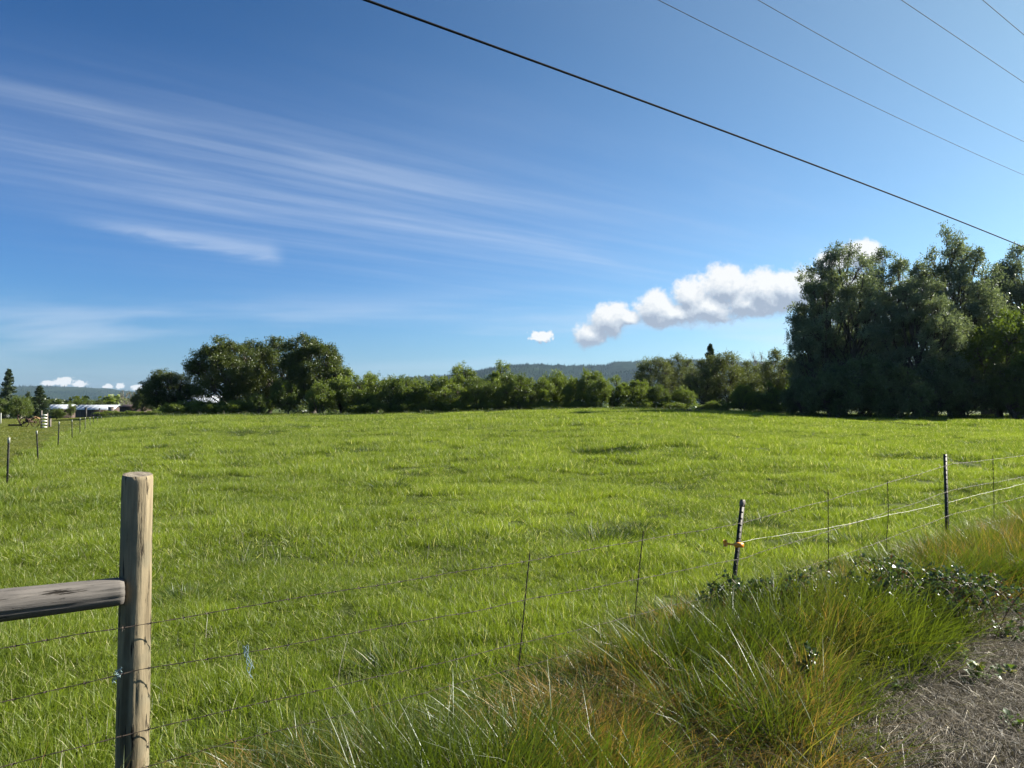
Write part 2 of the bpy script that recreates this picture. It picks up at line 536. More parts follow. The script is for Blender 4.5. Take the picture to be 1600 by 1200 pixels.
M['greywall'] = plain_mat('weathered_boards', (0.10, 0.085, 0.075), (0.21, 0.18, 0.16), 3, (3, 3, 0.3), 0.85, 0.4)
M['dark'] = plain_mat('opening_shade_and_dark_post', (0.008, 0.008, 0.009), (0.02, 0.02, 0.02), 3, (1, 1, 1), 0.6, 0.1)
M['rust'] = plain_mat('rusted_iron', (0.030, 0.018, 0.013), (0.095, 0.056, 0.036), 6, (1, 1, 1), 0.75, 0.4, 0.3)
M['whiteboard'] = plain_mat('white_painted_board', (0.60, 0.59, 0.54), (0.80, 0.79, 0.74), 6, (1, 1, 1), 0.6, 0.2)
M['dirt'] = plain_mat('orange_sawdust', (0.18, 0.10, 0.045), (0.34, 0.21, 0.09), 4, (1, 1, 1), 0.95, 0.6)
M['carblue'] = plain_mat('blue_car_paint', (0.10, 0.20, 0.38), (0.12, 0.22, 0.41), 2, (1, 1, 1), 0.3, 0.0, 0.3)
M['cargrey'] = plain_mat('grey_car_paint', (0.12, 0.13, 0.14), (0.15, 0.16, 0.17), 2, (1, 1, 1), 0.3, 0.0, 0.3)
M['white'] = plain_mat('white_paint', (0.74, 0.75, 0.76), (0.82, 0.82, 0.82), 2, (1, 1, 1), 0.4, 0.0)
M['tyre'] = plain_mat('tyre_rubber', (0.012, 0.012, 0.012), (0.03, 0.03, 0.03), 10, (1, 1, 1), 0.8, 0.2)
M['glass'] = plain_mat('dark_car_glass', (0.02, 0.025, 0.03), (0.03, 0.035, 0.04), 2, (1, 1, 1), 0.08, 0.0, 0.0, spec=0.8)


def wood_mat(name, a, b, c, axis_stretch, knots=True, greyside=False):
    m, t, out = new_mat(name)
    tc = t.node('ShaderNodeTexCoord').outputs['Object']
    vec = t.v('MULTIPLY', tc, axis_stretch)
    n1 = t.noise(vec, 14, 8, 0.65, 0.4)
    n2 = t.noise(tc, 5.0, 4, 0.55)
    n3 = t.noise(vec, 55, 5, 0.6, 0.3)
    col = t.mix(t.sm(n1, 0.32, 0.62), a, b)
    col = t.mix(t.sm(n2, 0.45, 0.7), col, c)
    col = t.mix(t.sm(n3, 0.57, 0.64), col, (0.020, 0.016, 0.012))
    n4 = t.noise(vec, 30, 5, 0.7)
    col = t.mix(t.sm(n4, 0.66, 0.72), col, (0.34, 0.30, 0.24))
    bs = t.node('ShaderNodeBsdfPrincipled')
    t.put(bs.inputs['Base Color'], col)
    bs.inputs['Roughness'].default_value = 0.88
    bs.inputs['Specular IOR Level'].default_value = 0.25
    bp = t.node('ShaderNodeBump')
    bp.inputs['Strength'].default_value = 0.9
    bp.inputs['Distance'].default_value = 0.010
    h = t.m('SUBTRACT', t.m('ADD', n1, t.m('MULTIPLY', n4, 0.4)), t.m('MULTIPLY', t.sm(n3, 0.58, 0.68), 0.8))
    t.put(bp.inputs['Height'], h)
    t.l.new(bp.outputs[0], bs.inputs['Normal'])
    t.l.new(bs.outputs[0], out.inputs[0])
    return m


M['postwood'] = wood_mat('weathered_post_wood', (0.095, 0.075, 0.045), (0.30, 0.245, 0.155), (0.17, 0.150, 0.100), (1, 1, 0.07))
M['railwood'] = wood_mat('grey_rail_wood', (0.060, 0.056, 0.052), (0.17, 0.155, 0.14), (0.10, 0.092, 0.085), (0.07, 1, 1))
M['endgrain'] = plain_mat('post_end_grain', (0.14, 0.11, 0.08), (0.30, 0.26, 0.19), 30, (1, 1, 1), 0.9, 0.8)


# ------------------------------------------------------------------ ground sheet
def ground_mat():
    m, t, out = new_mat('pasture_soil_and_turf')
    pos = t.node('ShaderNodeNewGeometry').outputs['Position']
    x, y, z = t.sep(pos)
    s = t.m('ADD', t.m('MULTIPLY', t.m('SUBTRACT', x, float(W0[0])), float(FN[0])), t.m('MULTIPLY', t.m('SUBTRACT', y, float(W0[1])), float(FN[1])))
    n = t.noise(pos, 0.05, 5, 0.6)
    n2 = t.noise(pos, 1.8, 5, 0.65)
    turf = t.mix(t.sm(n, 0.35, 0.65), (0.060, 0.084, 0.012), (0.085, 0.112, 0.016))
    turf = t.mix(t.sm(n2, 0.40, 0.70), turf, (0.035, 0.050, 0.010))
    n3 = t.noise(pos, 9.0, 6, 0.65)
    soil = t.mix(t.sm(n3, 0.3, 0.7), (0.014, 0.011, 0.008), (0.060, 0.045, 0.033))
    edge = t.sm(t.m('ADD', s, t.m('MULTIPLY', t.m('SUBTRACT', n2, 0.5), 0.6)), 1.05, 1.45)
    col = t.mix(edge, turf, soil)
    b = t.node('ShaderNodeBsdfPrincipled')
    t.put(b.inputs['Base Color'], col)
    b.inputs['Roughness'].default_value = 0.95
    b.inputs['Specular IOR Level'].default_value = 0.1
    bp = t.node('ShaderNodeBump')
    bp.inputs['Strength'].default_value = 0.8
    bp.inputs['Distance'].default_value = 0.05
    t.put(bp.inputs['Height'], n3)
    t.l.new(bp.outputs[0], b.inputs['Normal'])
    t.l.new(b.outputs[0], out.inputs[0])
    return m


def build_ground():
    na = 360
    rad = np.concatenate([[0.0], np.geomspace(0.5, 11000, 260)])
    th = np.arange(na) * 2 * math.pi / na
    X = rad[:, None] * np.cos(th)
    Y = rad[:, None] * np.sin(th)
    Z = terrain(X, Y)
    v = np.stack([X, Y, Z], -1).reshape(-1, 3)
    i = np.arange(len(rad) - 1)[:, None] * na
    j = np.arange(na)[None, :]
    k = (j + 1) % na
    q = np.stack([i + j, i + na + j, i + na + k, i + k], -1).reshape(-1, 4)
    b = MB()
    b.add(v, q)
    o = link('ground', b.mesh('ground', ground_mat(), True))
    tag(o, kind='structure')  # solid dark box, painted shade for the inside of the barn opening


build_ground()


# ------------------------------------------------------------------ hills
def hill_mat(name, a, b):
    m, t, out = new_mat(name)
    pos = t.node('ShaderNodeNewGeometry').outputs['Position']
    n = t.noise(pos, 0.0022, 5, 0.6)
    n2 = t.noise(pos, 0.02, 4, 0.7)
    col = t.mix(t.sm(n, 0.40, 0.60), a, b)
    col = t.mix(t.sm(n2, 0.35, 0.75), col, (0.012, 0.022, 0.010))
    d = t.node('ShaderNodeBsdfDiffuse')
    t.put(d.inputs[0], col)
    t.l.new(d.outputs[0], out.inputs[0])
    return m


hm = hill_mat('forested_hillside', (0.010, 0.022, 0.012), (0.024, 0.038, 0.020))


def build_hill(name, D, prof, depth, seed, jag):
    pxs = np.array([p[0] for p in prof], float)
    pys = np.array([p[1] for p in prof], float)
    nu, nd = 520, 70
    px = np.linspace(pxs[0], pxs[-1], nu)
    py = np.interp(px, pxs, pys)
    # soften the outline
    k = np.hanning(13)
    k /= k.sum()
    py = np.convolve(np.pad(py, 6, 'edge'), k, 'valid')
    H = (HOR - py) / F * D + EYE
    Uu = (px - 800) / F
    tt = np.linspace(-1, 1, nd)
    P = []
    for q in tt:
        y = D + q * depth
        x = Uu * D * (1 + 0.0 * q)
        x = x + q * 0.05 * depth
        prof_z = H * (1 - abs(q) ** 1.6) if q > 0 else H * (1 - abs(q) ** 1.25)
        z = prof_z + (fbm(x / 420, np.full_like(x, y / 420), seed, 4) - 0.5) * H * 0.55 * (1 - abs(q)) * abs(q) * 4
        z = z + (vnoise(x / 22, np.full_like(x, y / 22), seed + 3)) * jag
        P.append(np.stack([x, np.full_like(x, y), np.maximum(z, 0) - 6 * (abs(q) > .97) - 3], -1))
    P = np.array(P)
    i = np.arange(nd - 1)[:, None] * nu
    j = np.arange(nu - 1)[None, :]
    q = np.stack([i + j, i + j + 1, i + nu + j + 1, i + nu + j], -1).reshape(-1, 4)
    b = MB()
    b.add(P.reshape(-1, 3), q)
    o = tag(link(name, b.mesh(name, hm, False)), kind='structure')
    return P


hill_c = build_hill('hill', 4200, [(380, 632), (470, 618), (560, 604), (610, 597), (660, 590), (710, 587), (750, 581), (790, 573), (830, 571), (900, 572),
                                   (945, 571), (962, 566), (1010, 565), (1060, 562), (1100, 563), (1150, 567), (1200, 566), (1260, 565), (1330, 568), (1450, 574),
                                   (1600, 585), (1800, 600), (2000, 620)], 1500, 21, 10)
hill_l = build_hill('hill', 6800, [(-500, 628), (-300, 618), (-150, 612), (0, 609), (30, 605), (55, 603.5), (75, 604), (95, 605.5), (108, 604.5), (122, 605), (126, 608), (150, 610),
                                   (180, 612.5), (220, 614), (280, 617), (360, 620), (450, 624), (560, 632)], 2200, 33, 9)


# ------------------------------------------------------------------ scatter with geometry nodes (uncountable stuff only)
def scatter(name, label, cat, P, Rr, S, I, sources):
    col = bpy.data.collections.new(name + '_blades')
    for i, me in enumerate(sources):
        o = bpy.data.objects.new('%s_%03d' % (name, i), me)
        col.objects.link(o)
    me = bpy.data.meshes.new(name)
    n = len(P)
    me.vertices.add(n)
    me.vertices.foreach_set('co', np.asarray(P, float).ravel())
    a = me.attributes.new('rot', 'FLOAT_VECTOR', 'POINT')
    a.data.foreach_set('vector', np.asarray(Rr, float).ravel())
    a = me.attributes.new('scl', 'FLOAT_VECTOR', 'POINT')
    a.data.foreach_set('vector', np.asarray(S, float).ravel())
    a = me.attributes.new('idx', 'INT', 'POINT')
    a.data.foreach_set('value', np.asarray(I, np.int32))
    o = link(name, me)
    ng = bpy.data.node_groups.new(name, 'GeometryNodeTree')
    ng.interface.new_socket('Geometry', in_out='INPUT', socket_type='NodeSocketGeometry')
    ng.interface.new_socket('Geometry', in_out='OUTPUT', socket_type='NodeSocketGeometry')
    N, L = ng.nodes, ng.links
    gi, go = N.new('NodeGroupInput'), N.new('NodeGroupOutput')
    ins = N.new('GeometryNodeInstanceOnPoints')
    ci = N.new('GeometryNodeCollectionInfo')
    ci.inputs['Collection'].default_value = col
    ci.inputs['Separate Children'].default_value = True
    ci.inputs['Reset Children'].default_value = True

    def attr(nm, ty):
        q = N.new('GeometryNodeInputNamedAttribute')
        q.data_type = ty
        q.inputs[0].default_value = nm
        return q.outputs['Attribute']
    L.new(gi.outputs[0], ins.inputs['Points'])
    L.new(ci.outputs[0], ins.inputs['Instance'])
    ins.inputs['Pick Instance'].default_value = True
    L.new(attr('idx', 'INT'), ins.inputs['Instance Index'])
    L.new(attr('rot', 'FLOAT_VECTOR'), ins.inputs['Rotation'])
    L.new(attr('scl', 'FLOAT_VECTOR'), ins.inputs['Scale'])
    L.new(ins.outputs[0], go.inputs[0])
    md = o.modifiers.new('scatter', 'NODES')
    md.node_group = ng
    tag(o, label, cat, None, 'stuff')
    return o


def blades(seed, n, size, hmin, hmax, w, lean=0.35, bend=0.5, seg=3, mat=None, clump=0.0, nclump=20, dirbias=(0, 0), flat=False, fade=0.0):
    g = np.random.default_rng(seed)
    x, y = g.uniform(-size / 2, size / 2, n), g.uniform(-size / 2, size / 2, n)
    if clump > 0:
        cx, cy = g.uniform(-size / 2, size / 2, nclump), g.uniform(-size / 2, size / 2, nclump)
        k = g.integers(0, nclump, n)
        x = cx[k] + g.normal(0, clump, n)
        y = cy[k] + g.normal(0, clump, n)
        ch = g.uniform(0.7, 1.15, nclump)[k]
        cv = g.uniform(0, 1, nclump)[k]
    else:
        ch = 0.75 + 0.5 * vnoise(x / 0.13 + seed * 3.1, y / 0.13, seed)
        cv = vnoise(x / 0.25 + seed * 3.1, y / 0.25, seed + 4)
    h = g.uniform(hmin, hmax, n) * ch
    if fade:
        rr = np.hypot(x, y) / (size / 2)
        h *= np.clip(1.15 - fade * rr ** 2, 0.15, 1)
    ang = g.uniform(0, 2 * math.pi, n)
    ln = np.abs(g.normal(0, lean, n)) + 0.05
    lx, ly = np.cos(ang) * ln + dirbias[0], np.sin(ang) * ln + dirbias[1]
    if fade:
        lx += x / size * 1.4
        ly += y / size * 1.4
    bd = g.uniform(0.2, 1.0, n) * bend
    fa = g.uniform(0, math.pi, n)
    wx, wy = np.cos(fa), np.sin(fa)
    ww = w * g.uniform(0.6, 1.3, n)
    V = []
    ts = np.linspace(0, 1, seg + 1)
    for q in ts:
        if flat:
            z = 0.01 + g.uniform(0, 0.05, n) * (0.3 + math.sin(q * math.pi)) * 1.2 + flat * q * g.uniform(-0.2, 1.0, n)
            px, py = x + lx * h * q + wy * 0.04 * math.sin(q * 3) * bd, y + ly * h * q - wx * 0.04 * math.sin(q * 3) * bd
        else:
            hz = q - 0.35 * bd * q * q
            px, py = x + lx * h * (q + bd * q * q * 0.8), y + ly * h * (q + bd * q * q * 0.8)
            z = h * hz - 0.02
        wd = ww * (1 - 0.75 * q) * 0.5
        if q < 1:
            V.append(np.stack([px - wx * wd, py - wy * wd, z], -1))
            V.append(np.stack([px + wx * wd, py + wy * wd, z], -1))
        else:
            V.append(np.stack([px, py, z], -1))
    V = np.stack(V, 1)
    nv = V.shape[1]
    base = np.arange(n)[:, None] * nv
    b = MB()
    lv = np.clip(0.5 * cv + 0.5 * g.uniform(0, 1, n), 0, 1)
    lv = np.where(g.uniform(0, 1, n) > 0.93, 0.999, lv * 0.91)
    b.add(V.reshape(-1, 3), (base + np.array([[nv - 3, nv - 2, nv - 1]])).reshape(-1, 3), np.repeat(lv, nv))
    for q in range(seg - 1):
        f = base + np.array([[2 * q, 2 * q + 1, 2 * q + 3, 2 * q + 2]])
        b.f.append(f)
    return b.mesh('grass_blades', mat)


def cells(y0, y1, step, margin=3.0, slope=0.84, jit=0.35, seed=0):
    g = np.random.default_rng(seed)
    out = []
    for y in np.arange(y0, y1, step):
        w = slope * y + margin
        xs = np.arange(-w, w, step)
        out.append(np.stack([xs, np.full_like(xs, y)], -1))
    p = np.concatenate(out)
    return p + g.uniform(-jit, jit, p.shape) * step


def do_scatter(name, label, cat, pts, srcs, smin, smax, seed, keep, hnoise=0.0, idxs=None, tilt=0.0, rotz=None):
    g = np.random.default_rng(seed)
    pts = pts[keep(pts[:, 0], pts[:, 1], g)]
    n = len(pts)
    z = terrain(pts[:, 0], pts[:, 1])
    P = np.column_stack([pts, z])
    rz = g.uniform(0, 2 * math.pi, n) if rotz is None else rotz + g.normal(0, 0.35, n)
    e = 0.25
    gx = (terrain(pts[:, 0] + e, pts[:, 1]) - terrain(pts[:, 0] - e, pts[:, 1])) / (2 * e)
    gy = (terrain(pts[:, 0], pts[:, 1] + e) - terrain(pts[:, 0], pts[:, 1] - e)) / (2 * e)
    Rr = np.empty((n, 3))
    up = Vector((0, 0, 1))
    for i in range(n):
        qn = up.rotation_difference(Vector((-gx[i], -gy[i], 1.0)))
        Rr[i] = (qn.to_matrix() @ Matrix.Rotation(rz[i], 3, 'Z')).to_euler()
    sxy = g.uniform(smin, smax, n)
    sz = sxy * np.clip(1 + hnoise * (fbm(pts[:, 0] / 0.9, pts[:, 1] / 0.9, 9, 3) - 0.5) * 3.2, 0.65, 2.2)
    S = np.column_stack([sxy, sxy, sz])
    I = g.integers(0, len(srcs), n)
    return P, Rr, S, I


def field_grass():
    def keep(x, y, g):
        return (fence_s(x, y) < 0.12) & (side_s(x, y) < 0.25)
    groups = []
    srcs = []
    specs = [  # y0 y1 step patch n hmin hmax w seg variants
        (1.6, 8.5, 0.42, 0.6, 1500, 0.045, 0.125, 0.0048, 3, 5),
        (8.5, 20, 0.85, 1.1, 2600, 0.055, 0.15, 0.0075, 3, 4),
        (20, 45, 1.7, 2.1, 3200, 0.09, 0.22, 0.014, 2, 4),
        (45, 106, 3.4, 4.0, 4200, 0.13, 0.30, 0.028, 2, 4)]
    for k, (y0, y1, st, ps, n, h0, h1, w, seg, nv) in enumerate(specs):
        i0 = len(srcs)
        ss = [blades(100 + 10 * k + i, n, ps, h0, h1, w, 0.55, 1.0, seg, M['field']) for i in range(nv)]
        srcs += ss
        P, Rr, S, I = do_scatter('x', '', '', cells(y0, y1, st, seed=k), ss, 0.85, 1.15, k, keep, 0.75)
        groups.append((P, Rr, S, I + i0))
    # rank dark tufts
    i0 = len(srcs)
    ss = [blades(300 + i, 650, 0.62, 0.18, 0.36, 0.007, 0.30, 0.9, 3, M['tuft'], fade=0.8) for i in range(4)]
    ss += [blades(320 + i, 420, 0.8, 0.20, 0.38, 0.014, 0.30, 0.9, 2, M['tuft'], fade=0.8) for i in range(4)]
    srcs += ss
    g = np.random.default_rng(55)
    ys = np.sqrt(g.uniform(0, 1, 5200)) * 88 + 3.5
    xs = g.uniform(-0.82, 0.82, 5200) * ys
    dens = vnoise(xs / 5, ys / 5, 77)
    kp = (fence_s(xs, ys) < -0.1) & (side_s(xs, ys) < 0) & (g.uniform(0, 1, 5200) < 0.08 + 0.8 * sm(dens, 0.5, 0.85))
    xs, ys = xs[kp], ys[kp]
    n = len(xs)
    P = np.column_stack([xs, ys, terrain(xs, ys) - 0.02])
    Rr = np.column_stack([np.zeros(n), np.zeros(n), g.uniform(0, 6.28, n)])
    sx = g.uniform(0.6, 1.7, n)
    S = np.column_stack([sx, sx, np.clip(sx, 0.75, 1.1) * g.uniform(0.6, 0.95, n)])
    I = np.where(ys < 22, g.integers(0, 4, n), g.integers(4, 8, n)) + i0
    groups.append((P, Rr, S, I))
    # rank growth along the foot of the far trees, and pale dead stems standing in the near grass
    g = np.random.default_rng(57)
    n = 520
    px_ = g.uniform(170, 1640, n)
    D_ = g.uniform(83, 93, n) - 10 * (px_ > 1230)
    xs, ys = (px_ - 800) / F * D_, D_
    sx = g.uniform(1.2, 3.0, n)
    groups.append((np.column_stack([xs, ys, terrain(xs, ys)]), np.column_stack([np.zeros(n), np.zeros(n), g.uniform(0, 6.28, n)]),
                   np.column_stack([sx, sx, g.uniform(0.9, 2.4, n)]), g.integers(4, 8, n) + i0))
    i1 = len(srcs)
    srcs += [blades(340 + i, 9, 0.9, 0.16, 0.34, 0.0042, 0.35, 0.8, 3, M['straw']) for i in range(3)]
    n = 900
    ys = 3.6 + 22 * g.uniform(0, 1, n) ** 0.8
    xs = g.uniform(-0.8, 0.8, n) * ys
    kp = (fence_s(xs, ys) < -0.1) & (side_s(xs, ys) < 0) & (vnoise(xs / 2.2, ys / 2.2, 31) > 0.45)
    xs, ys = xs[kp], ys[kp]
    n = len(xs)
    groups.append((np.column_stack([xs, ys, terrain(xs, ys)]), np.column_stack([np.zeros(n), np.zeros(n), g.uniform(0, 6.28, n)]),
                   np.ones((n, 3)) * g.uniform(0.7, 1.1, (n, 1)), g.integers(0, 3, n) + i1))
    scatter('field_grass', 'lush green pasture grass with darker tufts filling the whole field', 'grass',
            *[np.concatenate([q[i] for q in groups]) for i in range(4)], srcs)


def mown_grass():
    srcs, groups = [], []
    for k, (y0, y1, st, ps, n, w) in enumerate([(10, 40, 1.6, 2.0, 2600, 0.014), (40, 150, 3.6, 4.2, 3000, 0.030)]):
        ss = [blades(400 + 10 * k + i, n, ps, 0.04, 0.10, w, 0.5, 0.8, 2, M['mown']) for i in range(3)]
        i0 = len(srcs)
        srcs += ss
        pts = cells(y0, y1, st, seed=30 + k)
        P, Rr, S, I = do_scatter('x', '', '', pts, ss, 0.85, 1.15, 40 + k, lambda x, y, g: (side_s(x, y) > 0.1) & (x < 0), 0.3)
        groups.append((P, Rr, S, I + i0))
    # longer growth left along the fence line
    ss = [blades(450 + i, 500, 0.9, 0.15, 0.30, 0.012, 0.35, 0.9, 2, M['field']) for i in range(3)]
    i0 = len(srcs)
    srcs += ss
    g = np.random.default_rng(61)
    tt = g.uniform(-8, 66, 260)
    off = g.normal(0.1, 0.25, 260)
    xy = LF0 + tt[:, None] * LFD + off[:, None] * LFN
    n = len(xy)
    P = np.column_stack([xy, terrain(xy[:, 0], xy[:, 1])])
    groups.append((P, np.column_stack([np.zeros(n), np.zeros(n), g.uniform(0, 6.28, n)]), np.ones((n, 3)) * g.uniform(0.8, 1.2, (n, 1)), g.integers(0, 3, n) + i0))
    scatter('mown_grass', 'short pale mown grass on the far side of the steel post fence', 'grass',
            *[np.concatenate([q[i] for q in groups]) for i in range(4)], srcs)


def verge_grass():
    srcs = [blades(500 + i, 520, 0.5, 0.30, 0.66, 0.0062, 0.30, 1.0, 4, M['verge'], clump=0.06, nclump=16, dirbias=(0.10, -0.12)) for i in range(5)]
    srcs += [blades(520 + i, 420, 0.42, 0.28, 0.58, 0.0052, 0.34, 1.0, 4, M['vdry'], clump=0.05, nclump=14, dirbias=(0.12, -0.14)) for i in range(3)]
    srcs += [blades(540 + i, 60, 0.45, 0.22, 0.50, 0.0050, 0.55, 1.2, 4, M['straw'], clump=0.10, nclump=10, dirbias=(0.15, -0.10)) for i in range(2)]
    g = np.random.default_rng(71)
    P, I, S = [], [], []
    step = 0.185
    for tt in np.arange(-3, 16, step):
        for s in np.arange(-0.10, 2.4, step):
            t2, s2 = tt + g.uniform(-.09, .09), s + g.uniform(-.09, .09)
            x, y = W0 + FD * t2 + FN * s2
            if y < 1.2:
                continue
            edge = 1.28 + 0.65 * (1 - sm(t2, 2.2, 3.5)) + 0.30 * sm(t2, 3, 9) + 0.35 * (vnoise(t2 / 0.8, 3.3, 5) - 0.5)
            start = 0.16 - 0.25 * sm(t2, 2.0, 5) + 0.3 * sm(-t2, -0.8, 1.0) + 0.5 * (vnoise(t2 / 0.5, 1.3, 6) - 0.5)
            if s2 > edge or s2 < start:
                continue
            d1 = math.exp(-(((x - 0.72) / 0.55) ** 2 + ((y - 3.50) / 0.45) ** 2))
            d2 = math.exp(-(((t2 - 8.3) / 0.9) ** 2 + ((s2 - 0.95) / 0.35) ** 2))
            pd = 0.13 + 0.80 * d1 + 0.5 * d2 + 0.25 * sm(s2, edge - 0.35, edge) * (t2 > 4)
            I.append(g.integers(8, 10) if g.uniform() < 0.11 else g.integers(5, 8) if g.uniform() < pd else g.integers(0, 5))
            hs = (0.32 + 0.60 * sm(s2, start, start + 0.8)) * (0.5 + 0.85 * float(vnoise(x / 0.38, y / 0.38, 12)))
            hs *= 1 - 0.35 * float(sm(s2, edge - 0.2, edge))
            hs *= 1 - 0.16 * float((1 - sm(t2, 2.4, 4.0)) * sm(s2, 0.5, 1.1))
            P.append((x, y, tz(x, y)))
            S.append((g.uniform(.85, 1.15), g.uniform(.85, 1.15), hs))
    n = len(P)
    Rr = np.column_stack([np.zeros(n), np.zeros(n), g.normal(0, 1.1, n)])
    scatter('verge_grass', 'tall green and rusty brown grass along the roadside wire fence', 'grass', P, Rr, S, I, srcs)


def straw():
    srcs = [blades(600 + i, 430, 0.6, 0.16, 0.46, 0.0044, 0.75, 1.8, 4, M['straw'], dirbias=(0.6, -0.1), flat=0.035, clump=0.10, nclump=26) for i in range(5)]
    srcs += [blades(620 + i, 90, 0.4, 0.06, 0.16, 0.0055, 0.4, 0.9, 3, M['verge'], clump=0.03, nclump=6) for i in range(2)]
    g = np.random.default_rng(81)
    P, I, S, Rr = [], [], [], []
    step = 0.13
    for tt in np.arange(-4, 17, step):
        for s in np.arange(1.1, 4.3, step):
            t2, s2 = tt + g.uniform(-.08, .08), s + g.uniform(-.08, .08)
            x, y = W0 + FD * t2 + FN * s2
            if y < 1.6 or abs(x) > 0.85 * y + 1:
                continue
            if vnoise(x / 0.35, y / 0.35, 14) < 0.36:
                continue
            green = g.uniform() < 0.22 * (vnoise(x / 0.5, y / 0.5, 15) > 0.58)
            I.append(g.integers(5, 7) if green else g.integers(0, 5))
            P.append((x, y, tz(x, y) + g.uniform(0, 0.02)))
            q = g.uniform(0.7, 1.1)
            S.append((q, q, q * g.uniform(0.6, 1.3)))
            Rr.append((g.normal(0, .06), g.normal(0, .06), g.normal(-0.7, 0.45) + (vnoise(x / 0.55, y / 0.55, 16) - .5) * 5))
    scatter('dry_straw', 'flattened grey dead straw on the cut roadside bank', 'straw', P, Rr, S, I, srcs)


field_grass()
mown_grass()
verge_grass()
straw()


# ------------------------------------------------------------------ trees
def leaf_quads(c, d, L, w, g):
    """rhombus leaves: c centres, d axes, L lengths, w widths"""
    n = len(c)
    r = g.normal(0, 1, (n, 3))
    s = np.cross(d, r)
    s /= np.linalg.norm(s, axis=1)[:, None] + 1e-9
    a = c
    tip = c + d * L[:, None]
    mid = c + d * (L * 0.5)[:, None]
    V = np.stack([a, mid + s * (w / 2)[:, None], tip, mid - s * (w / 2)[:, None]], 1)
    f = np.arange(n)[:, None] * 4 + np.arange(4)[None, :]
    return V.reshape(-1, 3), f


def norm(a):
    return a / (np.linalg.norm(a, axis=-1, keepdims=True) + 1e-9)


def broad_tree(seed, H, Wd, cb, nl, lr, ncl, nsp, nlf, leaf, tr, lmat, bmat, stems=1, inner=0.35, top=1.0, spr=0.55, low=0.0):
    """H height, Wd crown width, cb crown base, nl lobes of radius lr; returns (trunk mesh, crown mesh)"""
    g = np.random.default_rng(seed)
    wood, crown = MB(), MB()
    cz, rzv = (H + cb) / 2, (H - cb) / 2
    lobes = []
    tries = 0
    while len(lobes) < nl and tries < 4000:
        tries += 1
        d = norm(g.normal(0, 1, 3))
        q = g.uniform(inner, 1.0) ** 0.5
        r = lr * g.uniform(0.65, 1.2)
        z = cz + d[2] * q * max(rzv - r * 0.8, 0.1)
        hz = (z - cb) / (H - cb)
        wf = (1 - max(0, hz - 0.45) * 0.8 * top) * (1 - low * max(0, 0.35 - hz))
        c = np.array([d[0] * q * (Wd / 2 - r * 0.7) * wf, d[1] * q * (Wd / 2 - r * 0.7) * wf, z])
        if all(np.linalg.norm(c - o[0]) > 0.55 * (r + o[1]) for o in lobes):
            lobes.append((c, r))
    # trunks
    trunks = []
    for s in range(stems):
        a = g.uniform(0, 6.28)
        sp = 0.0 if stems == 1 else Wd * 0.16
        topp = np.array([math.cos(a) * sp * 1.5, math.sin(a) * sp * 1.5, H * 0.78])
        base = np.array([math.cos(a) * sp * 0.12, math.sin(a) * sp * 0.12, -0.3])
        q = np.linspace(0, 1, 9)[:, None]
        pts = base + (topp - base) * q + np.sin(q * math.pi) * g.normal(0, 0.025 * H, 3) * np.array([1, 1, 0])
        rad = tr * (1 - 0.9 * q[:, 0]) / (stems ** 0.4)
        rad[0] *= 1.5
        wood.tube(pts, rad, 8)
        trunks.append((pts, rad))
    for (c, r) in lobes:
        pts, rad = trunks[g.integers(0, stems)]
        tz_ = max(0.12, c[2] * g.uniform(0.35, 0.7)) / H / 0.86
        k = min(tz_, 0.93) * 8
        i = int(k)
        st = pts[i] + (pts[min(i + 1, 8)] - pts[i]) * (k - i)
        rr = rad[i] * 0.5
        q = np.linspace(0, 1, 6)[:, None]
        mid = (st + c) / 2 + np.array([0, 0, -0.06 * H]) * g.uniform(-0.2, 1) + g.normal(0, 0.02 * H, 3)
        lp = (1 - q) ** 2 * st + 2 * q * (1 - q) * mid + q * q * c
        wood.tube(lp, np.linspace(rr, 0.018 + 0.15 * rr, 6), 5, False)
        d = norm(g.normal(0, 1, (ncl, 3)) + norm(c - np.array([0, 0, cz * 0.8])) * 0.45 + np.array([0, 0, 0.25]))
        cp = c + d * r * g.uniform(0.35, 1.05, (ncl, 1)) * np.array([1, 1, 0.85])
        for e in cp:
            m2 = (c + e) / 2 + g.normal(0, 0.08 * r, 3)
            wood.tube(np.array([lp[4] if g.uniform() < .4 else c, m2, e]), [0.03 + 0.1 * rr, 0.02, 0.010], 3, False)
        sd = norm(np.repeat(d, nsp, 0) * 0.7 + g.normal(0, 0.75, (ncl * nsp, 3)) + np.array([0, 0, 0.35]))
        sp0 = np.repeat(cp, nsp, 0)
        sl = spr * r * g.uniform(0.5, 1.3, ncl * nsp)
        lvc = np.repeat(g.uniform(0, 1, ncl), nsp)
        tt = g.uniform(0, 1, (ncl * nsp, nlf))
        pos = sp0[:, None, :] + sd[:, None, :] * (tt * sl[:, None])[..., None] + g.normal(0, leaf * 0.8, (ncl * nsp, nlf, 3)) * (1.2 - tt[..., None] * 0.7)
        pos = pos.reshape(-1, 3)
        pos[:, 2] = np.maximum(pos[:, 2], 0.05)
        dd = norm(np.repeat(sd, nlf, 0) * 0.8 + g.normal(0, 0.7, (len(pos), 3)))
        L = leaf * g.uniform(0.6, 1.4, len(pos))
        V, f = leaf_quads(pos, dd, L, L * 0.62, g)
        lv = np.clip(np.repeat(lvc, nlf) * 0.55 + g.uniform(0, 0.45, len(pos)), 0, 1)
        crown.add(V, f, np.repeat(lv, 4))
    return wood.mesh('trunk', bmat, True), crown.mesh('crown', lmat)


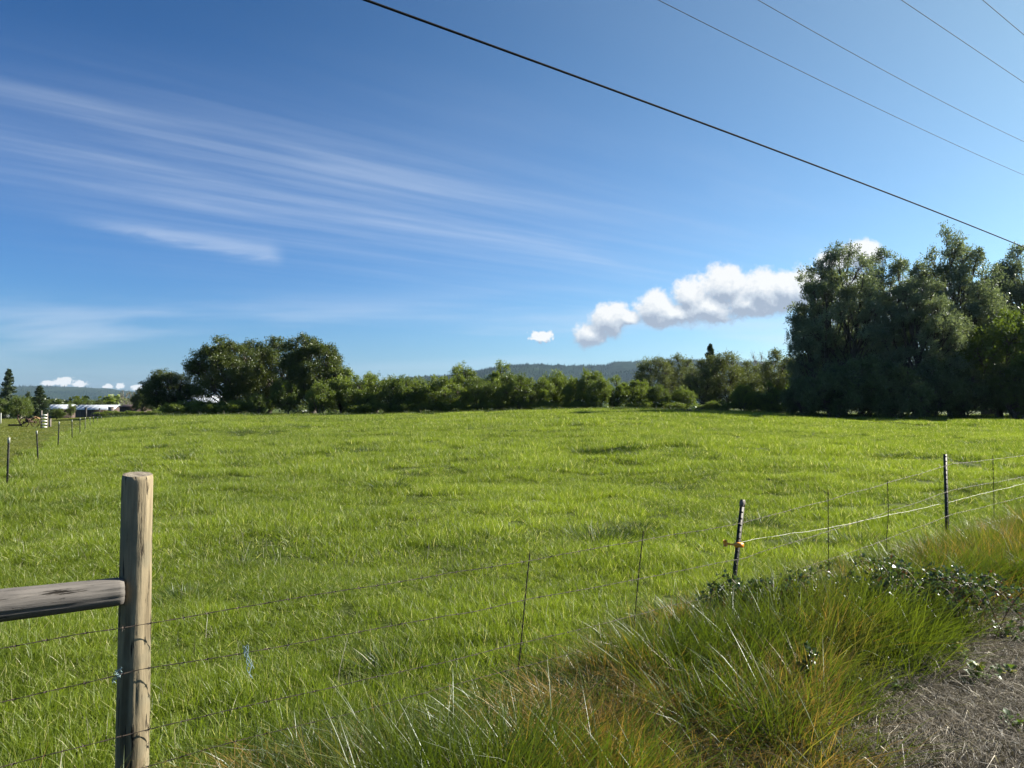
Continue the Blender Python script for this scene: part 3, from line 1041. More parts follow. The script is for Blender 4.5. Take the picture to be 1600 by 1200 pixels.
def conifer(seed, H, Wd, cb, lmat, bmat, leaf=0.22, nb=190, dens=1.0):
    g = np.random.default_rng(seed)
    wood, crown = MB(), MB()
    q = np.linspace(0, 1, 8)[:, None]
    wood.tube(np.array([0, 0, -0.3]) + q * np.array([0.0, 0.0, H + 0.2]) + np.sin(q * 5) * 0.05, (1 - q[:, 0] * 0.97) * H * 0.016 + 0.01, 7)
    for i in range(nb):
        hz = (i + g.uniform()) / nb
        z = cb + (H - cb) * hz
        a = g.uniform(0, 6.28)
        ln = Wd / 2 * (1 - hz) ** 0.8 * g.uniform(0.65, 1.15) + 0.12
        dr = np.array([math.cos(a), math.sin(a), 0.15 - 0.35 * (1 - hz)])
        e = np.array([0, 0, z]) + dr * ln + np.array([0, 0, 0.12 * ln])
        wood.tube([[0, 0, z], np.array([0, 0, z]) + dr * ln * 0.5, e], [0.035, 0.02, 0.008], 3, False)
        n = int((26 + 60 * ln) * dens)
        tt = g.uniform(0.1, 1, n)
        pos = np.array([0, 0, z]) + dr * (tt * ln)[:, None] + g.normal(0, 1, (n, 3)) * np.array([0.14, 0.14, 0.10]) * (1.3 - tt)[:, None] * (0.5 + ln * 0.5)
        dd = norm(dr * 0.7 + g.normal(0, 0.6, (n, 3)) + np.array([0, 0, -0.1]))
        L = leaf * g.uniform(0.6, 1.3, n)
        V, f = leaf_quads(pos, dd, L, L * 0.4, g)
        crown.add(V, f, np.repeat(np.clip(g.uniform(0, 1) * 0.5 + g.uniform(0, .5, n), 0, 1), 4))
    return wood.mesh('trunk', bmat, True), crown.mesh('crown', lmat)


def at(px, D):
    x = (px - 800) / F * D
    return x, D, tz(x, D)


used = {}


def plant(kind, px, D, top, label, name, cat='tree', group=None, wscale=1.0, rz=None, sink=0.0):
    """stand a tree of a kind so that its top reaches picture row top at distance D"""
    tm, cm, H, Wd = TK[kind]
    x, y, z = at(px, D)
    h = EYE + (HOR - top) / F * D - z
    s = h / H
    r = rng.uniform(0, 6.28) if rz is None else rz
    k = name
    o = empty(name, (x, y, z - sink), label, cat, group, r)
    o.scale = (s * wscale, s * wscale, s)
    link('trunk', tm, o)
    link('crown', cm, o)
    return o


TK = {}


def kind(key, H, Wd, fn, *a, **k):
    t, c = fn(*a, **k)
    TK[key] = (t, c, H, Wd)


for i in range(5):
    kind('hedge%d' % i, 5.5, 6.2, broad_tree, 700 + i, 5.5, 6.0 + 0.4 * (i % 3), 0.25, 15, 1.15, 22, 7, 9, 0.15, 0.20, M['leaf_hedge'], M['bark'], stems=3, spr=0.50)
for i in range(2):
    kind('bright%d' % i, 5.5, 6.0, broad_tree, 720 + i, 5.5, 6.0, 0.4, 14, 1.2, 20, 7, 9, 0.15, 0.18, M['leaf_bright'], M['bark'], stems=2, spr=0.50)
for i in range(3):
    kind('oak%d' % i, 10.0, 10.0, broad_tree, 740 + i, 10.0, 10.5, 0.9, 32, 1.65, 26, 8, 9, 0.17, 0.38, M['leaf_oak'], M['bark'], stems=2, spr=0.5, top=0.7)
for i in range(4):
    kind('cotton%d' % i, 20.0, 13.0, broad_tree, 760 + i, 20.0, 13.5, 1.5, 62, 1.5, 18, 8, 8, 0.19, 0.55, M['leaf_cotton'], M['bark'], stems=2, spr=0.55, top=0.9, inner=0.15)
for i in range(3):
    kind('airy%d' % i, 8.0, 6.0, broad_tree, 780 + i, 8.0, 6.2, 0.6, 24, 1.0, 18, 7, 8, 0.13, 0.14, M['leaf_pale'], M['bark'], stems=2, spr=0.8)
for i in range(2):
    kind('bare%d' % i, 9.0, 6.0, broad_tree, 790 + i, 9.0, 5.0, 1.8, 16, 1.1, 18, 5, 1, 0.10, 0.14, M['leaf_pale'], M['bark_pale'], stems=1, spr=0.7)
for i in range(3):
    kind('under%d' % i, 4.0, 6.5, broad_tree, 800 + i, 4.0, 6.8, 0.05, 26, 0.75, 20, 7, 8, 0.14, 0.14, M['leaf_under'], M['bark'], stems=4, spr=0.75)
for i in range(3):
    kind('scrub%d' % i, 3.0, 6.5, broad_tree, 830 + i, 3.0, 6.8, 0.02, 20, 0.7, 20, 7, 8, 0.13, 0.08, M['leaf_hedge'], M['bark'], stems=5, spr=0.7)
kind('conifer0', 9.0, 4.5, conifer, 820, 9.0, 4.6, 0.5, M['leaf_conifer'], M['bark'], 0.24, 220, 1.0)
kind('conifer1', 9.0, 5.0, conifer, 821, 9.0, 5.2, 0.3, M['leaf_conifer'], M['bark'], 0.26, 170, 0.9)

# ---- copse of the tall dark trees to the right
G = 'tall dark cottonwoods at the right end of the field'
plant('cotton0', 1312, 81, 368, 'tall dark cottonwood at the left edge of the big copse, beside the bright cloud', 'cottonwood_tree', group=G, wscale=0.86)
plant('cotton1', 1385, 94, 388, 'dark cottonwood just left of the tallest one in the big copse', 'cottonwood_tree', group=G, wscale=0.95)
plant('cotton2', 1492, 84, 352, 'tallest cottonwood of the big copse, its open rounded top highest against the sky', 'cottonwood_tree', group=G, wscale=0.86)
plant('cotton3', 1600, 92, 378, 'dark cottonwood cut by the picture edge under the thick cable', 'cottonwood_tree', group=G, wscale=0.85)
plant('cotton1', 1438, 77, 430, 'lower dense cottonwood in front of the gap between the two tallest', 'cottonwood_tree', group=G, wscale=1.1, rz=2.0)
plant('cotton0', 1545, 98, 425, 'dark cottonwood behind, between the tallest one and the one at the picture edge', 'cottonwood_tree', group=G, wscale=1.1, rz=4.0)
plant('cotton3', 1268, 84, 455, 'slim lower cottonwood leaning out at the outer left side of the big copse', 'cottonwood_tree', group=G, wscale=0.62, rz=1.0)
plant('cotton2', 1680, 86, 400, 'dark cottonwood mostly beyond the right picture edge', 'cottonwood_tree', group=G, wscale=0.9, rz=3.0)
plant('bright0', 1568, 76, 478, 'yellow green tree lit by the sun at the right end of the copse', 'leafy_tree', wscale=0.85)
plant('oak1', 1592, 72, 560, 'low black green tree with branches to the ground at the right picture edge', 'dark_tree', wscale=1.1)
U = 'dark bushes growing under the cottonwoods'
for i, (px, D, top, w, lab) in enumerate([
        (1258, 77, 590, 0.85, 'grey green bush at the left foot of the big cottonwood copse'),
        (1302, 73, 578, 0.9, 'second grey green bush from the left under the cottonwoods'),
        (1350, 74, 560, 0.85, 'high dark bush under the left half of the copse'),
        (1400, 72, 572, 0.9, 'dark bush under the middle of the copse, left of the black gap'),
        (1452, 74, 565, 0.9, 'dark bush under the tallest cottonwood'),
        (1512, 75, 580, 0.9, 'dark bush between the tallest cottonwood and the yellow green tree'),
        (1640, 75, 560, 1.0, 'dark bush past the right picture edge beside the blue car')]):
    plant('under%d' % (i % 3), px, D, top, lab, 'understorey_bush', 'bush', U, w)

plant('bright1', 1338, 97, 505, 'sunlit yellow green tree glimpsed deep inside the left half of the copse', 'leafy_tree', wscale=0.8)
plant('bright0', 1275, 96, 530, 'sunlit green tree glimpsed at the outer left of the copse', 'leafy_tree', wscale=0.7)
# ---- left group of dark trees
plant('oak0', 352, 98, 526, 'dark round tree on the left of the big dark clump, overhanging the small one', 'dark_tree', group='dark clump on the left of the field', wscale=0.95)
plant('oak1', 415, 104, 524, 'dark tree with an olive top in the middle of the left clump', 'dark_tree', group='dark clump on the left of the field', wscale=0.95)
plant('oak2', 488, 97, 521, 'broad dark tree on the right of the left clump, highest of it', 'dark_tree', group='dark clump on the left of the field', wscale=0.92)
plant('oak0', 266, 100, 576, 'small nearly black tree at the outer left of the dark clump', 'dark_tree', group='dark clump on the left of the field', wscale=1.15, rz=2.2)
plant('hedge1', 535, 95, 568, 'green leafy tree leaning against the right flank of the dark clump', 'hedge_tree', wscale=0.9)
plant('oak2', 226, 125, 604, 'very small dark tree left of the dark clump beside the brown shed', 'dark_tree', wscale=0.8, rz=1.0)

# ---- row of hedge trees along the far edge
row = [(448, 92, 592, 'bright0', .9), (405, 90, 612, 'bright1', .9), (500, 90, 598, 'hedge3', 1.0), (560, 92, 588, 'hedge0', 1.0), (590, 96, 580, 'hedge2', .95), (622, 92, 583, 'bright1', .9),
       (655, 94, 590, 'hedge4', 1.1), (690, 92, 583, 'hedge1', 1.0), (724, 98, 569, 'hedge3', .8), (748, 91, 588, 'bright0', .95), (783, 97, 565, 'hedge0', .75),
       (806, 91, 580, 'bright1', .9), (838, 93, 588, 'hedge2', 1.0), (868, 96, 580, 'hedge4', .9), (898, 92, 590, 'hedge3', .9), (930, 91, 574, 'hedge1', .75),
       (962, 93, 588, 'hedge0', .9), (992, 95, 592, 'hedge2', 1.0), (1030, 92, 600, 'bright0', .9), (1068, 93, 604, 'hedge4', .9), (1160, 90, 600, 'hedge3', .9), (1200, 92, 596, 'hedge0', .9)]
where = ['in front of the middle of the dark clump', 'low in front of the left trees of the dark clump', 'in front of the highest tree of the dark clump',
         'just right of the dark clump', 'second right of the dark clump, dense and dark', 'yellow green, standing third right of the dark clump',
         'fourth right of the dark clump where the row dips', 'right of the dip in the row, where the hill comes into sight', 'tall one whose pointed top hides the left end of the hill',
         'bright one in front of the two pointed trees', 'pointed one rising just left of the hill crest', 'bright one under the bushy hill shoulder', 'below the flat stretch of hill crest, left part',
         'below the flat stretch of hill crest, middle part', 'small one left of the single standing trunk', 'with one clear trunk, standing alone in the row',
         'right of the one with the clear trunk', 'wide dark one left of the pale tall trees', 'bright low one in front of the pale tall trees', 'low one between pale trees and the pointed conifer',
         'dark one left of the cottonwood copse', 'dark one against the left foot of the copse']
for i, (px, D, top, k, w) in enumerate(row):
    plant(k, px, D, top, 'hedge tree ' + where[i], 'hedge_tree', 'tree', 'row of hedge trees along the far edge of the field', w)
# ---- brushy low growth under the row
for i, px in enumerate([175, 205, 240, 290, 330, 372, 575, 640, 706, 770, 850, 905, 1005, 1045, 1120, 1180, 1235]):
    lab = ['low dark scrub by the gate posts', 'low dark scrub before the brown shed', 'low scrub left of the smallest dark tree', 'low scrub under the smallest dark tree', 'low scrub under the white roof in the gap',
           'low scrub at the foot of the left dark tree', 'scrub at the foot of the row, first right of the dark clump', 'scrub at the foot of the row, under its dip', 'scrub at the foot of the row, under the left hill end',
           'scrub at the foot of the row, under the pointed trees', 'scrub at the foot of the row, under the hill crest', 'scrub left of the single clear trunk',
           'scrub under the pale tall trees, left piece', 'scrub under the pale tall trees, right piece', 'scrub at the foot of the pointed conifer', 'scrub between the pointed conifer and the copse', 'scrub at the left corner of the copse'][i]
    x_, y_, z_ = at(px, 90)
    D = 91 if px > 260 else 108
    plant('scrub%d' % (i % 3), px, D, 627 if px > 260 else 642, lab, 'scrub_bush', 'bush', 'low scrub along the far edge of the field', 1.7 if px > 260 else 2.4)

# ---- pale taller trees behind
B = 'pale taller trees behind the hedge row'
for px, D, top, k, w, lab in [
        (1022, 112, 553, 'airy0', 1.0, 'pale airy tree with its crown above the hill line, left one of the tall pair'),
        (1062, 116, 556, 'airy1', 1.1, 'pale airy tree right one of the tall pair in front of the hill'),
        (1096, 103, 562, 'airy2', 1.0, 'pale airy tree leaning on the left side of the pointed conifer'),
        (1132, 104, 546, 'airy0', 1.1, 'grey green airy tree on the right side of the pointed conifer'),
        (1168, 120, 566, 'airy1', 1.1, 'pale tree between the pointed conifer and the copse'),
        (1214, 108, 546, 'airy2', 1.0, 'reddish pale tree close left of the cottonwood copse'),
        (1240, 118, 560, 'airy1', 1.0, 'pale tree half hidden by the left edge of the copse'),
        (880, 135, 588, 'airy2', 1.4, 'pale brownish tree behind the row below the hill crest'),
        (820, 140, 590, 'airy0', 1.4, 'pale brownish tree behind the bright hedge tree')]:
    plant(k, px, D, top, lab, 'pale_tree', 'tree', B, w)
plant('bare0', 1185, 130, 542, 'thin leafless tree sticking up between the pointed conifer and the copse', 'bare_tree', wscale=0.7)
plant('conifer1', 1110, 112, 538, 'dark pointed conifer rising out of the pale trees behind the hedge row', 'conifer_tree', wscale=0.75)

# ---- trees beyond the mown ground, far left
plant('conifer1', 13, 135, 577, 'tall pointed conifer at the left picture edge', 'conifer_tree', wscale=0.85)
plant('conifer1', 62, 128, 603, 'shorter broad conifer behind the white slatted stile', 'conifer_tree', wscale=1.3)
plant('conifer1', 44, 160, 612, 'dim conifer between the tall one and the broad one', 'conifer_tree', wscale=0.9)
O = 'small orchard trees on the mown ground'
plant('bright0', 8, 118, 622, 'small green tree under the tall pointed conifer', 'orchard_tree', 'tree', O, 0.9)
plant('bright1', 28, 112, 616, 'small orchard tree with a bare leaning trunk above the old hay mower', 'orchard_tree', 'tree', O, 0.8)
plant('bright0', 39, 120, 620, 'small orchard tree left of the broad conifer', 'orchard_tree', 'tree', O, 0.8, rz=2)
plant('bright1', 91, 100, 637, 'round bright green apple bush right of the white slatted stile', 'orchard_tree', 'tree', O, 1.25)
plant('bright0', 111, 112, 630, 'slim young tree in front of the gap between the two barn roofs', 'orchard_tree', 'tree', O, 0.6)
FB = 'far trees behind the barns'
for px, D, top, k, w, lab in [(124, 260, 621, 'bright1', 1.2, 'light green tree rising behind the long barn roof'), (147, 270, 624, 'oak0', 1.3, 'dark tree behind the right part of the long barn roof'),
                              (163, 275, 625, 'oak2', 1.5, 'dark bushy tree behind the right end of the barn roof'), (178, 280, 618, 'hedge2', 1.2, 'green tree behind the brown shed'),
                              (195, 240, 606, 'bare1', 1.0, 'pale leafless tree behind the brown shed, left one'), (207, 245, 607, 'bare0', 1.1, 'pale leafless tree behind the brown shed, right one'),
                              (218, 240, 610, 'bare1', 1.1, 'pale leafless tree close to the small dark tree')]:
    plant(k, px, D, top, lab, 'far_tree', 'tree', FB, w)


# distant woodland masses, uncountable
def far_woods():
    srcs = []
    for i in range(3):
        g = np.random.default_rng(900 + i)
        b = MB()
        n = 260
        d = norm(g.normal(0, 1, (n, 3)))
        pos = d * np.array([3.2, 3.2, 3.6]) * g.uniform(0.6, 1, (n, 1)) + np.array([0, 0, 4.2])
        L = g.uniform(0.7, 1.5, n)
        V, f = leaf_quads(pos, norm(g.normal(0, 1, (n, 3))), L, L * 0.8, g)
        b.add(V, f, np.repeat(g.uniform(0, 1, n), 4))
        srcs.append(b.mesh('woodland_tree', M['leaf_oak'] if i else M['leaf_hedge']))
    g = np.random.default_rng(91)
    n = 1600
    D = g.uniform(260, 1500, n)
    u = g.uniform(-0.9, 0.9, n)
    keep = vnoise(u * D / 160, D / 160, 5) > 0.46
    D, u = D[keep], u[keep]
    x = u * D
    P = np.column_stack([x, D, terrain(x, D) - 0.5])
    n = len(P)
    s = g.uniform(0.7, 1.3, n)
    scatter('distant_woodland', 'dark belts of woodland on the plain below the hills', 'woodland', P, np.column_stack([np.zeros(n), np.zeros(n), g.uniform(0, 6, n)]),
            np.column_stack([s * 1.5, s * 1.5, s]), g.integers(0, 3, n), srcs)
    # conifers clothing the crests
    srcs = []
    for i in range(2):
        b = MB()
        for k in range(3):
            a = np.arange(7) * 6.283 / 7 + i
            r = (4.5 - 1.3 * k) * (1 + 0.2 * np.sin(a * 3 + i))
            ring = np.column_stack([np.cos(a) * r, np.sin(a) * r, np.full(7, 3.0 + 5 * k)])
            b.add(np.vstack([ring, [[0, 0, 11 + 5.0 * k]]]), [[j, (j + 1) % 7, 7] for j in range(7)], 0.3 * k)
        srcs.append(b.mesh('hill_tree', hm))
    for nm, hill, cnt, sc_, lab in (('hill_forest', hill_c, 15000, 0.85, 'dense conifer forest covering the near green hill'),
                                    ('hill_forest', hill_l, 8000, 1.05, 'blue dim forest covering the low hill far on the left')):
        g = np.random.default_rng(cnt)
        nd, nu = hill.shape[:2]
        i = g.uniform(3, nd * 0.55, cnt)
        j = g.uniform(0, nu - 2, cnt)
        i0, j0 = i.astype(int), j.astype(int)
        fi, fj = (i - i0)[:, None], (j - j0)[:, None]
        P = (hill[i0, j0] * (1 - fj) + hill[i0, j0 + 1] * fj) * (1 - fi) + (hill[i0 + 1, j0] * (1 - fj) + hill[i0 + 1, j0 + 1] * fj) * fi
        P[:, 2] -= 6
        s = g.uniform(0.6, 1.25, cnt) * sc_
        # the forest thins out in cut blocks
        kp = vnoise(P[:, 0] / 300, P[:, 1] / 300, 8) > 0.25
        P, s = P[kp], s[kp]
        n = len(P)
        scatter(nm, lab, 'forest', P, np.column_stack([np.zeros(n), np.zeros(n), g.uniform(0, 6, n)]), np.column_stack([s * 1.2, s * 1.2, s]), g.integers(0, 2, n), srcs)


far_woods()


# ------------------------------------------------------------------ roadside fence
def log_mesh(name, length, r0, r1, mat, axis='z', seed=1, seg=56, rings=110, slant=0.0, taper_end=False):
    g = np.random.default_rng(seed)
    th = np.arange(seg) * 2 * math.pi / seg
    zs = np.linspace(0, 1, rings)
    TH, ZZ = np.meshgrid(th, zs)
    rr = r0 + (r1 - r0) * ZZ
    rr = rr * (1 + 0.035 * (fbm(np.cos(TH) * 1.2 + 5, ZZ * 3 + np.sin(TH) * 1.2, seed, 3) - 0.5) * 2)
    # shakes: narrow grooves running with the grain
    for k in range(7):
        c = g.uniform(0, 2 * math.pi) if k else 5.1
        wob = 0.10 * np.sin(ZZ * 5 + k) + 0.05 * np.sin(ZZ * 17 + 2 * k)
        dd = np.angle(np.exp(1j * (TH - c - wob)))
        a, b_ = sorted(g.uniform(0, 1, 2))
        if k < 2:
            a, b_ = -0.1, 1.1
        amp = sm(ZZ, a, a + 0.08) * (1 - sm(ZZ, b_ - 0.08, b_))
        rr = rr - 0.007 * np.exp(-(dd / 0.045) ** 2) * amp
    rr = rr + 0.0012 * (vnoise(TH * 9, ZZ * 22, seed + 5) - 0.5)
    rr = rr * (1 - 0.06 * (ZZ > 0.995))
    if taper_end:
        rr = rr * (1 - 0.25 * (1 - sm(ZZ, 0.0, 0.03)))
    X, Y, Z = np.cos(TH) * rr, np.sin(TH) * rr, ZZ * length + slant * np.cos(TH) * rr * (ZZ > 0.98)
    X = X + 0.006 * np.sin(ZZ * 6 + seed)
    P = np.stack([X, Y, Z], -1)
    if axis == 'x':
        P = np.stack([P[..., 2], P[..., 1], -P[..., 0]], -1)
    b = MB()
    i = np.arange(rings - 1)[:, None] * seg
    j = np.arange(seg)[None, :]
    k = (j + 1) % seg
    q = np.stack([i + j, i + k, i + seg + k, i + seg + j], -1).reshape(-1, 4)
    b.add(P.reshape(-1, 3), q)
    b.f.append(np.array([list(range(seg))[::-1]]))
    b.f.append(np.array([list(range(seg))]) + (rings - 1) * seg)
    me = b.mesh(name, mat, True)
    n = len(me.polygons)
    me.materials.append(M['endgrain'])
    for p in (n - 1, n - 2):
        me.polygons[p].use_smooth = False
        me.polygons[p].material_index = 1
    return me


def fpos(t, s=0.0):
    p = W0 + FD * t + FN * s
    return float(p[0]), float(p[1])


FA = math.atan2(FD[1], FD[0])
fence = empty('wire_fence', (0, 0, 0), 'barbed wire fence with round wooden post and log rail along the road', 'fence')
x, y = fpos(0)
po = link('wooden_post', log_mesh('wooden_post', 1.95, 0.071, 0.063, M['postwood'], 'z', 3, slant=0.12), fence, (x - 0.012, y, -0.5), 2.1)
po.rotation_euler = (R(0.2), R(0.35), 2.1)
x2, y2 = fpos(-2.35)
po2 = link('wooden_post', log_mesh('wooden_post', 1.9, 0.072, 0.066, M['postwood'], 'z', 9), fence, (x2, y2, -0.5), 0.4)
rl = log_mesh('rail', 2.24, 0.080, 0.060, M['railwood'], 'x', 14)
ra = link('rail', rl, fence, (x2 + FD[0] * 0.05, y2 + FD[1] * 0.05, 0.985), FA)
ra.rotation_euler = (0, R(0.9), FA)


def tpost_mesh(h, tip):
    b = MB()
    b.box((0, 0, h / 2 - 0.2), (0.042, 0.006, h + 0.4))
    b.box((0, 0.018, h / 2 - 0.2), (0.006, 0.030, h + 0.4))
    for k in range(int(h / 0.055)):
        b.box((0, -0.007, 0.05 + k * 0.055), (0.016, 0.008, 0.014))
    me = b.mesh('steel_post', M['steel'])
    c = MB()
    if tip:
        c.box((0, 0.002, h + 0.002 - tip / 2), (0.048, 0.012, tip + 0.004))
        c.box((0, 0.020, h + 0.002 - tip / 2), (0.012, 0.036, tip + 0.004))
        return me, c.mesh('painted_tip', M['tip'])
    return me, None


def tpost(parent, x, y, h, z, tip, rz, rx=0, ry=0, label=None):
    a, c = tpost_mesh(h, tip)
    o = link('steel_post', a, parent, (x, y, z), rz)
    o.rotation_euler = (rx, ry, rz)
    if label:
        o['label'] = label
    if c:
        link('painted_tip', c, o)
    return o


TA, TB, TC = 4.61, 8.95, 13.4
xa, ya = fpos(TA)
a_, c_ = tpost_mesh(0.98, 0)
pa = link('steel_post', a_, fence, (xa - 0.085, ya, 0), 0)
pa.rotation_euler = (0, R(7.5), R(12))
cp_ = MB()
cp_.box((0, 0.002, 0.945), (0.046, 0.012, 0.05))
link('painted_tip', cp_.mesh('painted_tip', M['greywall']), pa)
xb, yb = fpos(TB)
pb_ = tpost(fence, xb, yb, 1.18, 0, 0, R(10), 0, R(-0.5))
xc, yc = fpos(TC)
tpost(fence, xc, yc, 1.15, 0, 0, R(10))


def wire_mesh(name, keys, r, mat, seed, barbs=True, off=0.0, step=0.05, sag=0.0, wob=0.004):
    """keys: list of (t, height) along the roadside fence"""
    g = np.random.default_rng(seed)
    ts = np.arange(keys[0][0], keys[-1][0], step)
    kt, kh = [k[0] for k in keys], [k[1] for k in keys]
    hh = np.interp(ts, kt, kh)
    for a, b_ in zip(kt[:-1], kt[1:]):
        m_ = (ts >= a) & (ts <= b_)
        q = (ts[m_] - a) / (b_ - a)
        hh[m_] -= sag * 4 * q * (1 - q)
    hh = hh + wob * (fbm(ts * 2.2, ts * 0 + seed, seed, 3) - 0.5) * 4
    xy = W0 + ts[:, None] * FD + FN * (off + wob * (vnoise(ts * 2.5, ts * 0 + 3, seed)[:, None] - 0.5) * 4)
    P = np.column_stack([xy, hh])
    b = MB()
    if barbs:
        for ph in (0, math.pi):
            fine = np.arange(len(ts))
            o1 = np.sin(fine * 1.3 + ph) * r * 0.8
            o2 = np.cos(fine * 1.3 + ph) * r * 0.8
            b.tube(P + np.column_stack([FN[0] * o1, FN[1] * o1, o2]), r * 0.75, 5)
        for t in np.arange(keys[0][0] + 0.06, keys[-1][0], 0.125):
            i = int((t - keys[0][0]) / step)
            if i >= len(P) - 1:
                break
            c = P[i]
            for k in range(2):
                d = norm(g.normal(0, 1, 3) - np.array([*FD, 0]) * 0.2) * 0.016
                b.tube([c - d, c, c + d], [0.0006, r * 0.9, 0.0006], 4)
            b.tube([c - np.array([*FD, 0]) * 0.006, c + np.array([*FD, 0]) * 0.006], r * 2.0, 5)
    else:
        b.tube(P, r, 6)
    return b.mesh(name, mat, True)


for i, ks in enumerate([[(-3.5, .81), (0, .81), (TA, .80), (TB, 1.07), (TC, 1.07)], [(-3.5, .61), (0, .605), (TA, .51), (TB, .76), (TC, .78)],
                        [(-3.5, .355), (0, .35), (TA, .26), (TB, .47), (TC, .52)], [(-3.5, .20), (0, .19), (TA, .12), (TB, .26), (TC, .26)]]):
    link('barbed_wire', wire_mesh('barbed_wire', ks, 0.0017, M['wire'], 30 + i, True, 0.075 if i != 9 else 0, 0.035, 0.012), fence)
b = MB()
bright = link('bright_wire', wire_mesh('bright_wire', [(TA - 0.02, .61), (6.4, .575), (TB, .585), (TC, .66)], 0.0016, M['galv'], 50, False, -0.03, 0.05, 0.0, 0.006), fence)
bright['label'] = 'pale smooth electric wire'


def stay(t, h, dx, seed, base=0.05, kink=0.0):
    g = np.random.default_rng(seed)
    x, y = fpos(t, 0.075)
    q = np.linspace(0, 1, 40)[:, None]
    lo, hi = np.array([x - dx, y, base - 0.1]), np.array([x, y, h])
    P = lo + (hi - lo) * q + np.column_stack([np.sin(q[:, 0] * 4 + seed) * 0.004 + kink * np.exp(-((q[:, 0] - 0.35) / 0.2) ** 2), np.cos(q[:, 0] * 7) * 0.003, q[:, 0] * 0])
    b = MB()
    for ph in (0, math.pi):
        a = np.arange(40) * 1.5 + ph
        b.tube(P + np.column_stack([np.cos(a), np.sin(a), a * 0]) * 0.0025, 0.0026, 5)
    return link('wire_stay', b.mesh('wire_stay', M['wire'], True), fence)


stay(2.237, .84, 0.10, 1)
stay(3.31, .86, 0.10, 2)
stay(5.95, .97, 0.0, 3)
stay(7.19, .98, -0.02, 4, kink=-0.03)
stay(10.27, 1.11, 0.0, 5)
# orange insulator on the first steel post
b = MB()
ix, iy, iz = xa + 0.01, ya - 0.02, 0.60
b.box((ix - 0.02, iy, iz), (0.06, 0.05, 0.035), R(12))
b.tube([(ix - 0.03, iy, iz), (ix - 0.09, iy + 0.005, iz + 0.005), (ix - 0.13, iy + 0.01, iz + 0.015)], [0.010, 0.008, 0.010], 8)
b.tube([(ix - 0.13, iy + 0.01, iz - 0.012), (ix - 0.135, iy + 0.01, iz + 0.04)], [0.018, 0.014], 10)
link('insulator', b.mesh('insulator', M['orange'], False), fence)


# twine knotted to the wire
def twine(t, h, length, seed, label, drift=0.03):
    g = np.random.default_rng(seed)
    x, y = fpos(t, 0.08)
    b = MB()
    for k in range(5):
        q = np.linspace(0, 1, 18)[:, None]
        P = np.array([x, y, h + 0.035]) + q * np.array([drift, 0.0, -length * (0.6 + 0.1 * k)]) + np.sin(q * (6 + k) + k) * np.array([0.008, 0.006, 0]) \
            + g.normal(0, 0.004, (1, 3))
        b.tube(P, [0.0016] * 18, 4)
    a = np.linspace(0, 12, 30)
    b.tube(np.column_stack([x + np.cos(a) * 0.006, y + np.sin(a) * 0.006, h + a * 0.001]), 0.0018, 4)
    tag(link('baling_twine', b.mesh('baling_twine', M['twine'])), label, 'twine')


def t_from_px(px):
    u = (px - 800) / F
    return (u * W0[1] - W0[0]) / (FD[0] - u * FD[1])


twine(t_from_px(378), 0.59, 0.16, 5, 'pale blue twine hanging from the second wire right of the wooden post')
twine(t_from_px(186), 0.60, 0.06, 6, 'wisp of pale blue twine on the left side of the wooden post', -0.02)

# ------------------------------------------------------------------ side fence of steel posts
sf = empty('steel_post_fence', (0, 0, 0), 'long fence of steel posts with white tips between pasture and mown grass', 'fence')
side = [(14, 765, 684), (62, 726, 673), (92, 703, 659), (114, 691, 656), (126, 683, 653), (134, 677, 652), (142, 673, 652), (147, 669, 651), (153, 666, 652), (159, 663, 651)]
pts = []
g = np.random.default_rng(12)
for k, (px, by, ty) in enumerate(side):
    d = EYE * F / (by - HOR)
    x = (px - 800) / F * d
    z = tz(x, d)
    h = EYE - (ty - HOR) / F * d - z
    pts.append((x, d, z))
    tpost(sf, x, d, h, z, 0.11 if k < 5 else 0.09, g.uniform(-.4, .4) + 0.5, 0, R(g.normal(-0.5, 1.2)) if k != 1 else R(-3.5))
x0, y0 = -10.7 + 0.46 * 6.6, 15.7 - 0.887 * 6.6
pts = [(x0, y0, tz(x0, y0))] + pts
tpost(sf, x0, y0, 1.1, pts[0][2], 0.11, 0.4)
for h in (0.95, 0.70, 0.46, 0.22):
    P = []
    for a, b_ in zip(pts[:-1], pts[1:]):
        for q in np.linspace(0, 1, 7)[:-1]:
            p = np.array(a) * (1 - q) + np.array(b_) * q
            P.append(p + np.array([0, 0, h - 0.03 * 4 * q * (1 - q)]))
    b = MB()
    b.tube(P, 0.0016, 4)
    link('fence_wire', b.mesh('fence_wire', M['wire']), sf)

# ------------------------------------------------------------------ overhead lines
def cable(name, H, samples, r, mat, label, group=None):
    """samples: picture points; the line keeps the heading of the road at height H over the eye"""
    m = FD[0] / FD[1]
    A = []
    (p0, q0), (p1, q1) = samples[0], samples[-1]
    a = H * (p0 - (800 + F * m)) / (HOR - q0)
    ys, zs = [], []
    for (px, py) in samples:
        yv = a / ((px - 800) / F - m)
        ys.append(yv)
        zs.append(EYE + (HOR - py) / F * yv)
    co = np.polyfit(ys, zs, 2 if len(samples) > 2 else 1)
    yy = np.linspace(1.0, max(ys) * 1.7, 90)
    P = np.column_stack([a + m * yy, yy, np.polyval(co, yy)])
    b = MB()
    b.tube(P, r, 8)
    tag(link(name, b.mesh(name, mat, True)), label, 'cable', group)


